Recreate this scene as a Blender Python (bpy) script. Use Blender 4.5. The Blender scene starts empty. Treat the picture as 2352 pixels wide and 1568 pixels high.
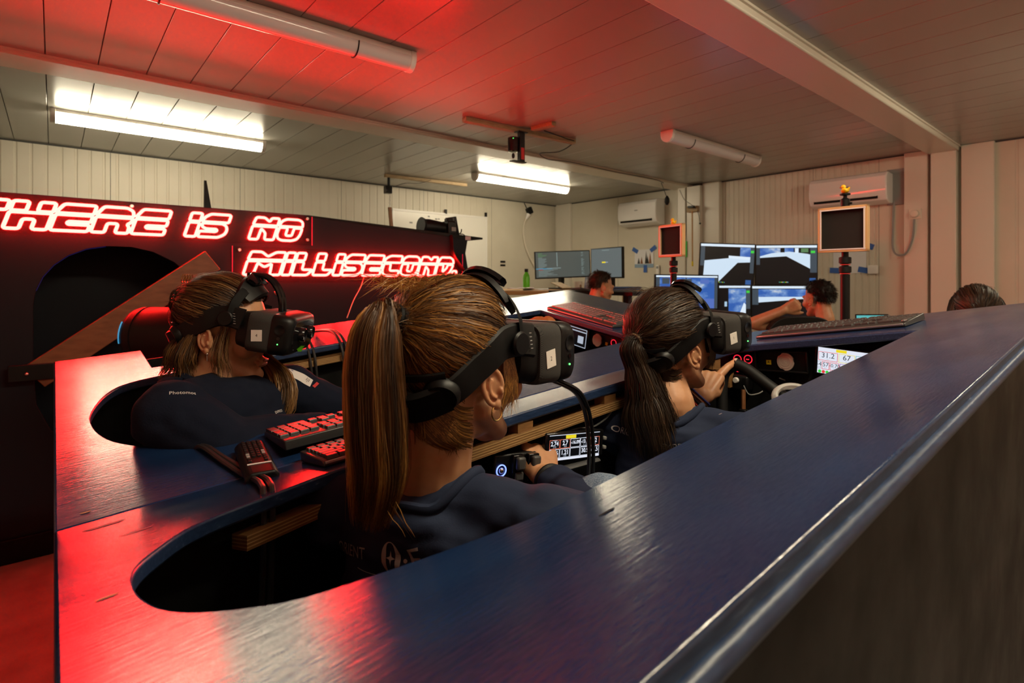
import bpy, bmesh, math, random
from mathutils import Vector, Matrix, noise
from mathutils.bvhtree import BVHTree
random.seed(7)
V = Vector
# ------------------------------------------------------------------ camera
CAMZ = 1.30
ANG = math.radians(49.9)             # the room's long axis (+Y) lies 49.9 degrees right of the view
FPX, PX, PY = 1250.0, 1176.0, 642.0  # focal length and horizon point, for a 2352x1568 image
FWD = V((-math.sin(ANG), math.cos(ANG), 0)); RGT = V((math.cos(ANG), math.sin(ANG), 0)); UP = V((0, 0, 1))
scn = bpy.context.scene
cam_d = bpy.data.cameras.new('camera'); cam = bpy.data.objects.new('camera', cam_d)
scn.collection.objects.link(cam); scn.camera = cam
cam.location = (0, 0, CAMZ); cam.rotation_euler = (math.pi/2, 0, ANG)
cam_d.sensor_width = 36; cam_d.lens = 36*FPX/2352; cam_d.shift_y = -(784-PY)/2352
cam_d.clip_start = 0.02; cam_d.clip_end = 60
cam_d.dof.use_dof = True; cam_d.dof.focus_distance = 1.05; cam_d.dof.aperture_fstop = 7.0
# ------------------------------------------------------------------ world, exposure
w = bpy.data.worlds.new('world'); scn.world = w; w.use_nodes = True
w.node_tree.nodes['Background'].inputs[0].default_value = (0.9, 0.85, 0.8, 1)
w.node_tree.nodes['Background'].inputs[1].default_value = 0.006
scn.view_settings.view_transform = 'Standard'; scn.view_settings.look = 'None'
scn.view_settings.gamma = 1; scn.view_settings.use_curve_mapping = False
scn.view_settings.exposure = 0.0
LAMP = 42.0        # emission of the lit fluorescent diffusers
NEON = 82.0        # emission of the neon tubes
LAMP_COL = (1.0, 0.87, 0.62)
NEON_COL = (1.0, 0.0112, 0.0092)

# ------------------------------------------------------------------ pixel -> place
def ray(u, v): return FWD + RGT*((u-PX)/FPX) + UP*((PY-v)/FPX)
CAM = V((0, 0, CAMZ))
def at_x(u, v, X): d = ray(u, v); return CAM + d*(X/d.x)
def at_y(u, v, Y): d = ray(u, v); return CAM + d*(Y/d.y)
def at_z(u, v, Z): d = ray(u, v); return CAM + d*((Z-CAMZ)/d.z)
def at_s(u, v, s): return CAM + ray(u, v)*s
# the two cockpit decks: planes that meet in a valley at x = SEAM
SEAM, Z0, ROLL, PITCH = -0.97, 0.956, 0.1766, 0.0757
def zR(x, y): return Z0 + ROLL*(x-SEAM) + PITCH*y
def rollL(y):           # the far deck is flatter than the near one
    return .09
def zL(x, y): return Z0 - rollL(y)*(x-SEAM) + PITCH*y
def on_deck(u, v, sgn, lift=0):
    d = ray(u, v); r = ROLL if sgn > 0 else .13   # CAMZ + d.z s = Z0 + sgn*r*(d.x s - SEAM) + PITCH d.y s
    for _ in range(12):
        s = (Z0 + lift - sgn*r*SEAM - CAMZ) / (d.z - sgn*r*d.x - PITCH*d.y)
        if sgn < 0: r = .5*r+.5*rollL(d.y*s)
    return CAM + d*s
def deck_frame(p, sgn, yaw=0):
    n = V((-sgn*(ROLL if sgn > 0 else rollL(p.y)), -PITCH, 1)).normalized()
    y = V((0, 1, PITCH)); y = (y - n*y.dot(n)).normalized(); x = y.cross(n)
    M = Matrix((x, y, n)).transposed().to_4x4() @ Matrix.Rotation(yaw, 4, 'Z')
    return Matrix.Translation(p) @ M

# ------------------------------------------------------------------ materials
def lin(c):
    if isinstance(c, str):
        c = [int(c[i:i+2], 16)/255 for i in (0, 2, 4)]
        c = [x/12.92 if x <= .04045 else ((x+.055)/1.055)**2.4 for x in c]
    return (c[0], c[1], c[2], 1)
MATS = {}
def mat(name, col=(.5, .5, .5), rough=.5, metal=0, spec=.5, emit=None, es=0, **k):
    if name in MATS: return MATS[name]
    m = bpy.data.materials.new(name); m.use_nodes = True
    b = m.node_tree.nodes['Principled BSDF']
    b.inputs['Base Color'].default_value = lin(col); b.inputs['Roughness'].default_value = rough
    b.inputs['Metallic'].default_value = metal; b.inputs['Specular IOR Level'].default_value = spec
    if emit is not None:
        b.inputs['Emission Color'].default_value = lin(emit); b.inputs['Emission Strength'].default_value = es
    for kk, vv in k.items(): b.inputs[kk].default_value = vv
    MATS[name] = m; return m
def nodes(m): return m.node_tree.nodes, m.node_tree.links, m.node_tree.nodes['Principled BSDF']
def tex_noise(m, scale=(1, 1, 1), nscale=10, detail=4, coord='Object'):
    N, L, b = nodes(m)
    tc = N.new('ShaderNodeTexCoord'); mp = N.new('ShaderNodeMapping'); mp.inputs['Scale'].default_value = scale
    nz = N.new('ShaderNodeTexNoise'); nz.inputs['Scale'].default_value = nscale; nz.inputs['Detail'].default_value = detail
    L.new(tc.outputs[coord], mp.inputs[0]); L.new(mp.outputs[0], nz.inputs['Vector'])
    return nz.outputs[0]
def ramp(m, src, stops, interp='LINEAR'):
    N, L, b = nodes(m); r = N.new('ShaderNodeValToRGB'); r.color_ramp.interpolation = interp
    e = r.color_ramp.elements
    while len(e) < len(stops): e.new(0.5)
    for i, (p, c) in enumerate(stops): e[i].position = p; e[i].color = lin(c)
    L.new(src, r.inputs[0]); return r.outputs[0]
def bump(m, src, strength=.3, dist=.002):
    N, L, b = nodes(m); bp = N.new('ShaderNodeBump'); bp.inputs['Strength'].default_value = strength
    bp.inputs['Distance'].default_value = dist; L.new(src, bp.inputs['Height']); L.new(bp.outputs[0], b.inputs['Normal'])
def mixc(m, a, bb, fac, mode='MIX'):
    N, L, b = nodes(m); x = N.new('ShaderNodeMix'); x.data_type = 'RGBA'; x.blend_type = mode
    for s, i in ((a, 6), (bb, 7), (fac, 0)):
        if hasattr(s, 'node'): L.new(s, x.inputs[i])
        elif i == 0: x.inputs[0].default_value = s
        else: x.inputs[i].default_value = lin(s)
    return x.outputs[2]
def to(m, src, inp): nodes(m)[1].new(src, nodes(m)[2].inputs[inp])

def build_mats():
    m = mat('wall_paint', (.62, .575, .47), .45)
    n = tex_noise(m, nscale=3, detail=3); to(m, ramp(m, n, [(.3, (.60, .555, .45)), (.7, (.65, .605, .50))]), 'Base Color')
    m = mat('ceiling_paint', (.35, .34, .31), .25)
    m = mat('trim_paint', (.66, .62, .53), .35)
    mat('seam_dark', (.05, .05, .045), .7)
    # navy painted plywood deck
    m = mat('deck_blue', (.012, .022, .055), .3, spec=.6)
    g = tex_noise(m, (60, 3.2, 60), 5, 5); s1 = tex_noise(m, (7, 2.4, 7), 14, 3)
    base = ramp(m, tex_noise(m, (3, 1, 3), 4, 4), [(.3, (.006, .020, .066)), (.75, (.011, .036, .105))])
    scr = ramp(m, s1, [(.735, (0, 0, 0)), (.765, (1, 1, 1))])
    sc2 = ramp(m, tex_noise(m, (90, 9, 60), 6, 2), [(.70, (0, 0, 0)), (.76, (.7, .7, .7))])
    scr = mixc(m, scr, sc2, 1.0, 'MULTIPLY')
    to(m, mixc(m, base, (.22, .24, .28), scr), 'Base Color')
    to(m, ramp(m, tex_noise(m, (5, 2, 5), 3, 4), [(.3, (.15,)*3), (.7, (.22,)*3)]), 'Roughness')
    bump(m, g, .26, .0010)
    to(m, ramp(m, tex_noise(m, (110, 9, 110), 7, 4), [(.36, (.40,)*3), (.62, (1.0,)*3)]), 'Specular IOR Level')
    m = mat('deck_edge', (.016, .034, .085), .38, spec=.5)
    n = tex_noise(m, (30, 6, 30), 8, 4); to(m, ramp(m, n, [(.35, (.010, .024, .07)), (.66, (.022, .048, .115)), (.82, (.20, .23, .30))]), 'Base Color')
    bump(m, n, .3, .001)
    m = mat('hull_black', (.006, .006, .006), .30, spec=.16)
    n = tex_noise(m, nscale=60, detail=6); to(m, ramp(m, n, [(.55, (.004, .0042, .0038)), (.75, (.011, .011, .0095))]), 'Base Color')
    to(m, ramp(m, tex_noise(m, nscale=9, detail=6), [(.35, (.38,)*3), (.65, (.52,)*3)]), 'Roughness')
    m = mat('panel_navy', (.010, .012, .018), .55, spec=.2)
    n = tex_noise(m, nscale=120, detail=3); bump(m, n, .1, .001)
    m = mat('plywood', (.52, .33, .14), .5)
    N, L, b = nodes(m); tc = N.new('ShaderNodeTexCoord'); sx = N.new('ShaderNodeSeparateXYZ'); L.new(tc.outputs['UV'], sx.inputs[0])
    wv = N.new('ShaderNodeMath'); wv.operation = 'SINE'; mu = N.new('ShaderNodeMath'); mu.operation = 'MULTIPLY'; mu.inputs[1].default_value = 26
    L.new(sx.outputs[1], mu.inputs[0]); L.new(mu.outputs[0], wv.inputs[0])
    st = ramp(m, wv.outputs[0], [(.35, (.26, .13, .045)), (.6, (.60, .40, .17))])
    gr = ramp(m, tex_noise(m, (4, 4, 60), 10, 4), [(.3, (.6, .6, .6)), (.7, (1, 1, 1))])
    to(m, mixc(m, st, gr, .8, 'MULTIPLY'), 'Base Color')
    m = mat('wood_brown', (.22, .09, .035), .5)
    n = tex_noise(m, (3, 3, 9), 5, 4); to(m, ramp(m, n, [(.3, (.19, .07, .022)), (.7, (.27, .11, .04))]), 'Base Color')
    m = mat('wood_batten', (.35, .24, .12), .6)
    n = tex_noise(m, (14, 1.5, 14), 10, 4); to(m, ramp(m, n, [(.3, (.28, .18, .085)), (.7, (.42, .30, .16))]), 'Base Color')
    m = mat('frame_wood', (.62, .38, .17), .5)
    m = mat('floor_vinyl', (.16, .14, .13), .35)
    n = tex_noise(m, nscale=8, detail=6); to(m, ramp(m, n, [(.3, (.24, .21, .20)), (.7, (.34, .31, .28))]), 'Base Color')
    mat('black_plastic', (.0045, .0045, .0045), .42, spec=.3); mat('black_gloss', (.006, .006, .007), .12)
    mat('black_soft', (.004, .004, .004), .7, spec=.2); mat('black_rubber', (.005, .005, .005), .55, spec=.3)
    mat('cable_black', (.022, .022, .022), .36, spec=.6); mat('dark_grey', (.05, .05, .05), .5); mat('grey_plastic', (.25, .25, .24), .5)
    mat('white_plastic', (.78, .76, .72), .3); mat('cream_plastic', (.72, .66, .55), .4)
    mat('white_gloss', (.80, .79, .77), .12); mat('steel', (.6, .58, .55), .3, 1.0)
    mat('alu', (.55, .55, .54), .35, .9); mat('clear_plastic', (.9, .88, .84), .12, Alpha=.55)
    m = mat('hmd_fabric', (.02, .019, .018), .9)
    N, L, b = nodes(m); tc = N.new('ShaderNodeTexCoord'); ck = N.new('ShaderNodeTexChecker'); ck.inputs['Scale'].default_value = 620
    L.new(tc.outputs['Object'], ck.inputs[0]); ck.inputs['Color1'].default_value = (.055, .050, .045, 1); ck.inputs['Color2'].default_value = (.008, .008, .008, 1)
    L.new(ck.outputs[0], b.inputs['Base Color'])
    mat('key_top', (.045, .045, .045), .38, spec=.9); mat('kb_base', (.03, .03, .03), .32, spec=.8); mat('sticker', (.80, .76, .70), .6); mat('ink', (.03, .03, .03), .6)
    m = mat('skin', (.56, .33, .21), .45, **{'Subsurface Weight': .12, 'Subsurface Scale': .01})
    b = nodes(m)[2]; b.inputs['Subsurface Radius'].default_value = (1, .35, .2)
    n = tex_noise(m, nscale=45, detail=4); to(m, ramp(m, n, [(.3, (.47, .225, .11)), (.7, (.55, .285, .15))]), 'Base Color')
    mat('lip', (.38, .13, .11), .4); mat('nail_red', (.5, .01, .02), .25); mat('nail', (.62, .38, .30), .3)
    m = mat('shirt_navy', (.022, .028, .052), .85, spec=.25); n = tex_noise(m, nscale=420, detail=2); bump(m, n, .25, .0008)
    to(m, ramp(m, tex_noise(m, nscale=9, detail=4), [(.3, (.014, .021, .048)), (.7, (.021, .031, .066))]), 'Base Color')
    m = mat('fleece_navy', (.006, .009, .021), .95, spec=.2); bump(m, tex_noise(m, nscale=260, detail=3), .4, .001)
    m = mat('jeans', (.13, .19, .28), .85); to(m, ramp(m, tex_noise(m, nscale=380, detail=2), [(.35, (.08, .13, .21)), (.65, (.22, .28, .37))]), 'Base Color')
    mat('tee_black', (.01, .012, .02), .9)
    mat('print_grey', (.45, .44, .43), .8); mat('print_dim', (.30, .29, .285), .8); mat('print_white', (.72, .68, .66), .7)
    mat('print_red', (.55, .03, .03), .7); mat('print_blue', (.03, .04, .25), .7)
    mat('gold', (.8, .55, .2), .25, 1.0)
    for nm, cA, cB, cC in (('hair_blonde', (.018, .007, .002), (.125, .052, .012), (.56, .27, .06)),
                           ('hair_brown', (.006, .003, .0015), (.026, .014, .007), (.10, .058, .028)),
                           ('hair_mixed', (.012, .006, .002), (.07, .032, .011), (.30, .155, .05)),
                           ('hair_dark', (.006, .004, .003), (.015, .011, .008), (.045, .032, .022)),
                           ('hair_mid', (.010, .006, .003), (.035, .020, .011), (.085, .052, .028))):
        m = mat(nm, cB, .36, spec=.38)
        N, L, b = nodes(m); at = N.new('ShaderNodeAttribute'); at.attribute_name = 'shade'
        to(m, ramp(m, at.outputs['Fac'], [(0, cA), (.5, cB), (1, cC)]), 'Base Color')
        mr = N.new('ShaderNodeMapRange'); L.new(at.outputs['Fac'], mr.inputs[0]); mr.inputs[3].default_value = .52; mr.inputs[4].default_value = .36
        L.new(mr.outputs[0], b.inputs['Roughness'])
    mat('tube_lit', (1, 1, 1), .4, emit=LAMP_COL, es=LAMP)
    mat('tube_lit_right', (1, 1, 1), .4, emit=LAMP_COL, es=LAMP*.75)
    mat('tube_lit_near', (1, 1, 1), .4, emit=LAMP_COL, es=LAMP*1.5)
    mat('tube_off', (.62, .60, .60), .12, spec=.6)
    mat('neon', (1, .2, .2), .4, emit=NEON_COL, es=NEON)
    mat('acrylic', (.012, .004, .005), .25, spec=.25, Alpha=.25)
    mat('acrylic_edge', (.5, .02, .04), .3, emit=(1, .01, .06), es=.45)
    mat('led_green', (.1, 1, .2), .4, emit=(.1, 1, .15), es=3)
    mat('led_red', (1, .1, .1), .4, emit=(1, .02, .05), es=1.0)
    mat('led_blue', (.2, .3, 1), .4, emit=(.16, .25, 1), es=2.4)
    mat('dim_blue_glow', (.02, .02, .1), .4, emit=(.05, .06, .6), es=.10); mat('led_cyan', (.1, .6, 1), .4, emit=(.03, .45, 1), es=.35)
    mat('duck_yellow', (.85, .50, .01), .35); mat('duck_orange', (.75, .10, .01), .4)
    mat('tape_blue', (.035, .12, .42), .6); mat('paper', (.74, .74, .76), .7); mat('paper_pink', (.62, .5, .52), .7)
    mat('bottle_green', (.12, .55, .015), .25); mat('tape_green', (.05, .45, .05), .6); mat('yellow', (.75, .60, .01), .5)
    mat('bottle_dull', (.18, .17, .06), .5); mat('orange_foam', (.42, .13, .03), .8); mat('puck', (.60, .47, .40), .5)
    mat('board_white', (.80, .78, .72), .25); mat('felt_black', (.012, .010, .008), .95)
    mat('bench_wood', (.45, .24, .08), .5); mat('blue_folder', (.03, .08, .22), .5); mat('laptop_blue', (.16, .32, .46), .5)
build_mats()
def emi(name, col, s=1.0):
    return mat(name, (0, 0, 0), .3, emit=col, es=s, spec=.3)
# ------------------------------------------------------------------ mesh builders
COL = scn.collection
def basis(d, up=V((0, 0, 1))):
    d = d.normalized(); up = up if abs(d.dot(up)) < .98 else V((0, 1, 0))
    a = up.cross(d).normalized(); return a, d.cross(a)
def catmull(P, n):
    P = [V(p) for p in P]; out = []
    for i in range(len(P)-1):
        p0 = P[max(i-1, 0)]; p1 = P[i]; p2 = P[i+1]; p3 = P[min(i+2, len(P)-1)]
        for k in range(n):
            t = k/n
            out.append(.5*((2*p1)+(p2-p0)*t+(2*p0-5*p1+4*p2-p3)*t*t+(3*p1-p0-3*p2+p3)*t**3))
    out.append(P[-1]); return out
def lerp_list(R, t):
    x = t*(len(R)-1); i = min(int(x), len(R)-2); return R[i]+(R[i+1]-R[i])*(x-i)
class MB:
    def __init__(s): s.v = []; s.f = []; s.m = []; s.uv = None
    def add(s, vs, fs, mi=0, M=None):
        o = len(s.v); s.v += [tuple(M @ V(p)) if M else tuple(p) for p in vs]
        for f in fs: s.f.append([i+o for i in f]); s.m.append(mi)
        return s
    def box(s, c, size, mi=0, M=None):
        x, y, z = c; a, b, d = [q/2 for q in size]
        vs = [(x+i*a, y+j*b, z+k*d) for k in (-1, 1) for j in (-1, 1) for i in (-1, 1)]
        return s.add(vs, [(0, 2, 3, 1), (4, 5, 7, 6), (0, 1, 5, 4), (2, 6, 7, 3), (0, 4, 6, 2), (1, 3, 7, 5)], mi, M)
    def prism(s, poly, z0, z1, mi=0, M=None):
        n = len(poly); a = sum(poly[i][0]*poly[(i+1) % n][1]-poly[(i+1) % n][0]*poly[i][1] for i in range(n))
        if a < 0: poly = poly[::-1]
        vs = [(p[0], p[1], z0) for p in poly]+[(p[0], p[1], z1) for p in poly]
        fs = [list(range(n))[::-1], list(range(n, 2*n))]+[(i, (i+1) % n, n+(i+1) % n, n+i) for i in range(n)]
        return s.add(vs, fs, mi, M)
    def quad(s, a, b, c, d, mi=0, M=None): return s.add([a, b, c, d], [(0, 1, 2, 3)], mi, M)
    def tube(s, pts, r, n=8, closed=False, mi=0, M=None, flat=None):
        pts = [V(p) for p in pts]; k = len(pts); vs = []; fs = []
        for i, p in enumerate(pts):
            a = pts[(i-1) % k] if (closed or i) else p; b = pts[(i+1) % k] if (closed or i < k-1) else p
            d = b-a
            if d.length < 1e-9: d = V((0, 0, 1))
            if i == 0: x, y = basis(d)
            else:
                x = x - d.normalized()*x.dot(d.normalized())
                x = x.normalized() if x.length > 1e-6 else basis(d)[0]; y = d.normalized().cross(x)
            rr = r[i] if isinstance(r, (list, tuple)) else r
            for j in range(n):
                t = 2*math.pi*j/n; vs.append(p+x*(math.cos(t)*rr)+y*(math.sin(t)*rr*(flat or 1)))
        for i in range(k if closed else k-1):
            for j in range(n):
                a = i*n+j; b = i*n+(j+1) % n; c = ((i+1) % k)*n
                fs.append((a, b, c+(j+1) % n, c+j))
        if not closed: fs += [list(range(n))[::-1], list(range((k-1)*n, k*n))]
        return s.add(vs, fs, mi, M)
    def ell(s, c, r, mi=0, M=None, seg=20, rings=12):
        r = (r, r, r) if isinstance(r, (int, float)) else r; c = V(c)
        vs = [(c.x, c.y, c.z-r[2])]
        for i in range(1, rings):
            th = math.pi*i/rings
            for j in range(seg):
                ph = 2*math.pi*j/seg
                vs.append((c.x+r[0]*math.sin(th)*math.cos(ph), c.y+r[1]*math.sin(th)*math.sin(ph), c.z-r[2]*math.cos(th)))
        vs.append((c.x, c.y, c.z+r[2])); fs = []
        for j in range(seg):
            fs.append((0, 1+(j+1) % seg, 1+j)); e = len(vs)-1; o = 1+(rings-2)*seg; fs.append((e, o+j, o+(j+1) % seg))
        for i in range(rings-2):
            for j in range(seg):
                a = 1+i*seg; fs.append((a+j, a+(j+1) % seg, a+seg+(j+1) % seg, a+seg+j))
        return s.add(vs, fs, mi, M)
    def cap(s, a, ra, b, rb, mi=0, n=14):          # tapered capsule
        a, b = V(a), V(b); s.tube([a, b], [ra, rb], n, mi=mi); s.ell(a, ra, mi, seg=n, rings=8); return s.ell(b, rb, mi, seg=n, rings=8)
    def lathe(s, prof, n=24, mi=0, M=None):
        vs = []; fs = []
        for r, z in prof:
            for j in range(n):
                t = 2*math.pi*j/n; vs.append((r*math.cos(t), r*math.sin(t), z))
        k = len(prof)
        for i in range(k-1):
            for j in range(n): fs.append((i*n+j, i*n+(j+1) % n, (i+1)*n+(j+1) % n, (i+1)*n+j))
        fs += [list(range(n))[::-1], list(range((k-1)*n, k*n))]
        return s.add(vs, fs, mi, M)
    def loft(s, rings, mi=0, M=None, caps=True, closed=True):
        n = len(rings[0]); vs = [p for r in rings for p in r]; fs = []
        for i in range(len(rings)-1):
            for j in range(n if closed else n-1): fs.append((i*n+j, i*n+(j+1) % n, (i+1)*n+(j+1) % n, (i+1)*n+j))
        if caps and closed: fs += [list(range(n))[::-1], list(range((len(rings)-1)*n, len(rings)*n))]
        return s.add(vs, fs, mi, M)
    def mesh(s, name):
        me = bpy.data.meshes.new(name); me.from_pydata([tuple(p) for p in s.v], [], s.f); me.update(); return me
    def build(s, name, mats, parent=None, bevel=0, bseg=2, smooth=40, local=False, **props):
        me = s.mesh(name)
        mats = mats if isinstance(mats, (list, tuple)) else [mats]
        for m in mats: me.materials.append(MATS[m] if isinstance(m, str) else m)
        me.polygons.foreach_set('material_index', s.m)
        if parent is not None and not local: me.transform(parent.matrix_basis.inverted() if parent.parent is None else (parent.parent.matrix_basis @ parent.matrix_basis).inverted())
        if smooth:
            me.polygons.foreach_set('use_smooth', [True]*len(me.polygons)); me.set_sharp_from_angle(angle=math.radians(smooth))
        o = bpy.data.objects.new(name, me); COL.objects.link(o)
        if parent is not None: o.parent = parent
        if bevel:
            b = o.modifiers.new('bevel', 'BEVEL'); b.width = bevel; b.segments = bseg; b.limit_method = 'ANGLE'; b.angle_limit = math.radians(35)
        for k, v in props.items(): o[k] = v
        return o
def thing(name, label, cat, M=None, group=None):
    o = bpy.data.objects.new(name, None); COL.objects.link(o); o.empty_display_size = .05
    if M is not None: o.matrix_basis = M if isinstance(M, Matrix) else Matrix.Translation(V(M))
    o['label'] = label; o['category'] = cat
    if group: o['group'] = group
    return o
def tag(o, label, cat, group=None):
    o['label'] = label; o['category'] = cat
    if group: o['group'] = group
    return o
def struct(o): o['kind'] = 'structure'; return o
def frame_of(o, x, y, z): 
    return Matrix(((x.x, y.x, z.x, o.x), (x.y, y.y, z.y, o.y), (x.z, y.z, z.z, o.z), (0, 0, 0, 1)))
def text_mesh(s, size, align='CENTER', sp=1.0, bold=0):
    c = bpy.data.curves.new('txt', 'FONT'); c.body = s; c.size = size; c.align_x = align; c.align_y = 'CENTER'; c.space_character = sp
    c.resolution_u = 3; c.offset = bold
    o = bpy.data.objects.new('txt', c); COL.objects.link(o)
    bpy.context.view_layer.update()
    me = bpy.data.meshes.new_from_object(o.evaluated_get(bpy.context.evaluated_depsgraph_get()))
    bpy.data.objects.remove(o); bpy.data.curves.remove(c); return me
def text(s, size, M, m, parent, name='lettering', align='CENTER', sp=1.0, bold=0, sx=1):
    """flat lettering in the XY plane of world matrix M"""
    me = text_mesh(s, size, align, sp, bold); me.name = name
    me.transform(Matrix.Diagonal((sx, 1, 1, 1)))
    P = parent.matrix_basis if parent.parent is None else parent.parent.matrix_basis @ parent.matrix_basis
    me.transform(P.inverted() @ M); me.materials.clear(); me.materials.append(MATS[m] if isinstance(m, str) else m)
    o = bpy.data.objects.new(name, me); COL.objects.link(o); o.parent = parent; return o
def bake(mb, voxel, iters, disp=None):
    me = mb.mesh('tmp'); o = bpy.data.objects.new('tmp', me); COL.objects.link(o)
    r = o.modifiers.new('r', 'REMESH'); r.mode = 'VOXEL'; r.voxel_size = voxel
    if iters:
        q = o.modifiers.new('s', 'SMOOTH'); q.factor = .5; q.iterations = iters
    bpy.context.view_layer.update(); dg = bpy.context.evaluated_depsgraph_get()
    out = bpy.data.meshes.new_from_object(o.evaluated_get(dg)); bpy.data.objects.remove(o); bpy.data.meshes.remove(me)
    if disp:
        vn = [v.normal.copy() for v in out.vertices]
        for v, n in zip(out.vertices, vn): v.co = v.co + n*disp(v.co, n)
    out.polygons.foreach_set('use_smooth', [True]*len(out.polygons)); out.materials.clear(); return out
def put(me, name, m, parent, world=True, **props):
    me.name = name
    if world: me.transform((parent.matrix_basis if parent.parent is None else parent.parent.matrix_basis @ parent.matrix_basis).inverted())
    me.materials.append(MATS[m] if isinstance(m, str) else m)
    o = bpy.data.objects.new(name, me); COL.objects.link(o); o.parent = parent
    for k, v in props.items(): o[k] = v
    return o
def bvh(me): return BVHTree.FromPolygons([v.co.copy() for v in me.vertices], [tuple(p.vertices) for p in me.polygons])
def round_poly(P, r, n=4):
    """round the corners of a closed 2-D polygon; r a number or a list of radii"""
    out = []; k = len(P)
    for i in range(k):
        a, b, c = V(P[i-1]), V(P[i]), V(P[(i+1) % k]); rr = r[i] if isinstance(r, (list, tuple)) else r
        l1, l2 = (a-b).length, (c-b).length; q = min(rr, l1*.48, l2*.48)
        p1 = b+(a-b).normalized()*q; p2 = b+(c-b).normalized()*q
        for j in range(n+1):
            t = j/n; out.append(tuple(p1*(1-t)**2+b*2*t*(1-t)+p2*t*t))
    return out
# ------------------------------------------------------------------ room shell
XL, YE, XR, YB, ZC = -6.22, 6.14, 1.30, -1.80, 2.48
struct(MB().box(((XL+XR)/2, (YB+YE)/2, -.05), (XR-XL+.6, YE-YB+.6, .1)).build('floor', 'floor_vinyl'))
ceil = struct(MB().box(((XL+XR)/2, (YB+YE)/2, ZC+.07), (XR-XL+.6, YE-YB+.6, .1)).build('ceiling', 'seam_dark'))
MODS = ((XL, -4.03), (-3.77, -1.35), (-1.13, XR))
PW = .2205; NP = int((YE-YB)/PW)+1
for mi, (a, b) in enumerate(MODS):
    me = None
    for i in range(NP):
        y = YE-PW*(i+.5)
        if me is None:
            o = MB().box((0, 0, 0), (b-a, PW-.0035, .02)).build('ceiling_panel', 'ceiling_paint', ceil, local=True, bevel=.0015, bseg=1); me = o.data
        else:
            o2 = o.copy(); COL.objects.link(o2); o2.parent = ceil; o = o2
        o.location = ((a+b)/2, y, ZC+.01)
def beam(n, a, b, z):
    t = MB().box(((a+b)/2, (YB+YE)/2, (z+ZC+.02)/2), (b-a, YE-YB, ZC+.02-z)).build('trim_%d' % n, 'trim_paint', bevel=.008)
    struct(t)
    for x in (a-.006, b+.006):
        MB().box((x, (YB+YE)/2, ZC-.006), (.012, YE-YB, .012)).build('lip', 'trim_paint', t)
    return t
beam(1, -4.03, -3.77, ZC-.028); beam(2, -1.35, -1.13, ZC-.045)
def ribbed(u0, u1, pitch=.1, gw=.012, gd=.006, off=.0):
    """profile (u, depth) of a ribbed wall sheet"""
    P = [(u0, 0)]; u = u0+pitch*.5+off
    while u+gw < u1:
        P += [(u-gw, 0), (u-gw*.5, -gd), (u+gw*.5, -gd), (u+gw, 0)]; u += pitch
    return P+[(u1, 0)]
wl = struct(MB().box((XL-.06, (YB+YE)/2, ZC/2), (.1, YE-YB+.2, ZC+.1)).build('wall_left', 'seam_dark'))
def wall_panel(parent, axis, u0, u1, ribs=True, pitch=.1):
    P = ribbed(u0, u1, pitch) if ribs else [(u0, 0), (u1, 0)]
    if axis == 'L': r = [[(XL+d, u, z) for u, d in P] for z in (0, ZC)]
    elif axis == 'E': r = [[(u, YE-d, z) for u, d in P] for z in (0, ZC)]
    m = MB().loft(r, closed=False)
    if axis == 'L': m.f = [f[::-1] for f in m.f]
    return m.build('wall_panel', 'wall_paint', parent, smooth=0)
y = YB
for wdt in (1.1, 1.1, 1.1, 1.1, 1.12, 1.13):
    wall_panel(wl, 'L', y+.002, y+wdt-.002); y += wdt
wall_panel(wl, 'L', y+.002, YE, False)
we = struct(MB().box(((XL+XR)/2, YE+.06, ZC/2), (XR-XL+.3, .1, ZC+.1)).build('wall_end', 'seam_dark'))
xx = [XL, -4.95, -3.9, -3.55, -2.95, -2.35, -1.75, -1.3, -.2, .55, XR]
for i in range(len(xx)-1):
    rb = 3 <= i <= 5
    wall_panel(we, 'E', xx[i]+.0015, xx[i+1]-.0015, rb or i >= 7, .06 if rb else .36)
struct(MB().box((XR+.05, (YB+YE)/2, ZC/2), (.1, YE-YB+.2, ZC+.1)).build('wall_right', 'wall_paint'))
struct(MB().box(((XL+XR)/2, YB-.05, ZC/2), (XR-XL+.3, .1, ZC+.1)).build('wall_back', 'wall_paint'))
# dark seal strip along the top of the walls, posts of the container modules
tn = [3]
def trim(c, s, m='trim_paint', bevel=.006):
    o = struct(MB().box(c, s).build('trim_%d' % tn[0], m, bevel=bevel)); tn[0] += 1; return o
trim((XL+.006, (YB+YE)/2, ZC-.006), (.012, YE-YB, .012), 'seam_dark', 0)
trim(((XL+XR)/2, YE-.006, ZC-.006), (XR-XL, .012, .012), 'seam_dark', 0)
def post(u0, u1, dep, zt=ZC-.001):
    a = at_y(u0, 500, YE-dep).x; b = at_y(u1, 500, YE-dep).x
    trim(((a+b)/2, YE-dep/2, zt/2), (abs(b-a), dep, zt))
post(1277, 1309, .05); post(1556, 1574, .10, ZC-.028); post(1577, 1608, .12, ZC-.028); post(1613, 1652, .07)
post(2076, 2131, .06); post(2137, 2196, .10, ZC-.045); post(2207, 2284, .05)

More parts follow.
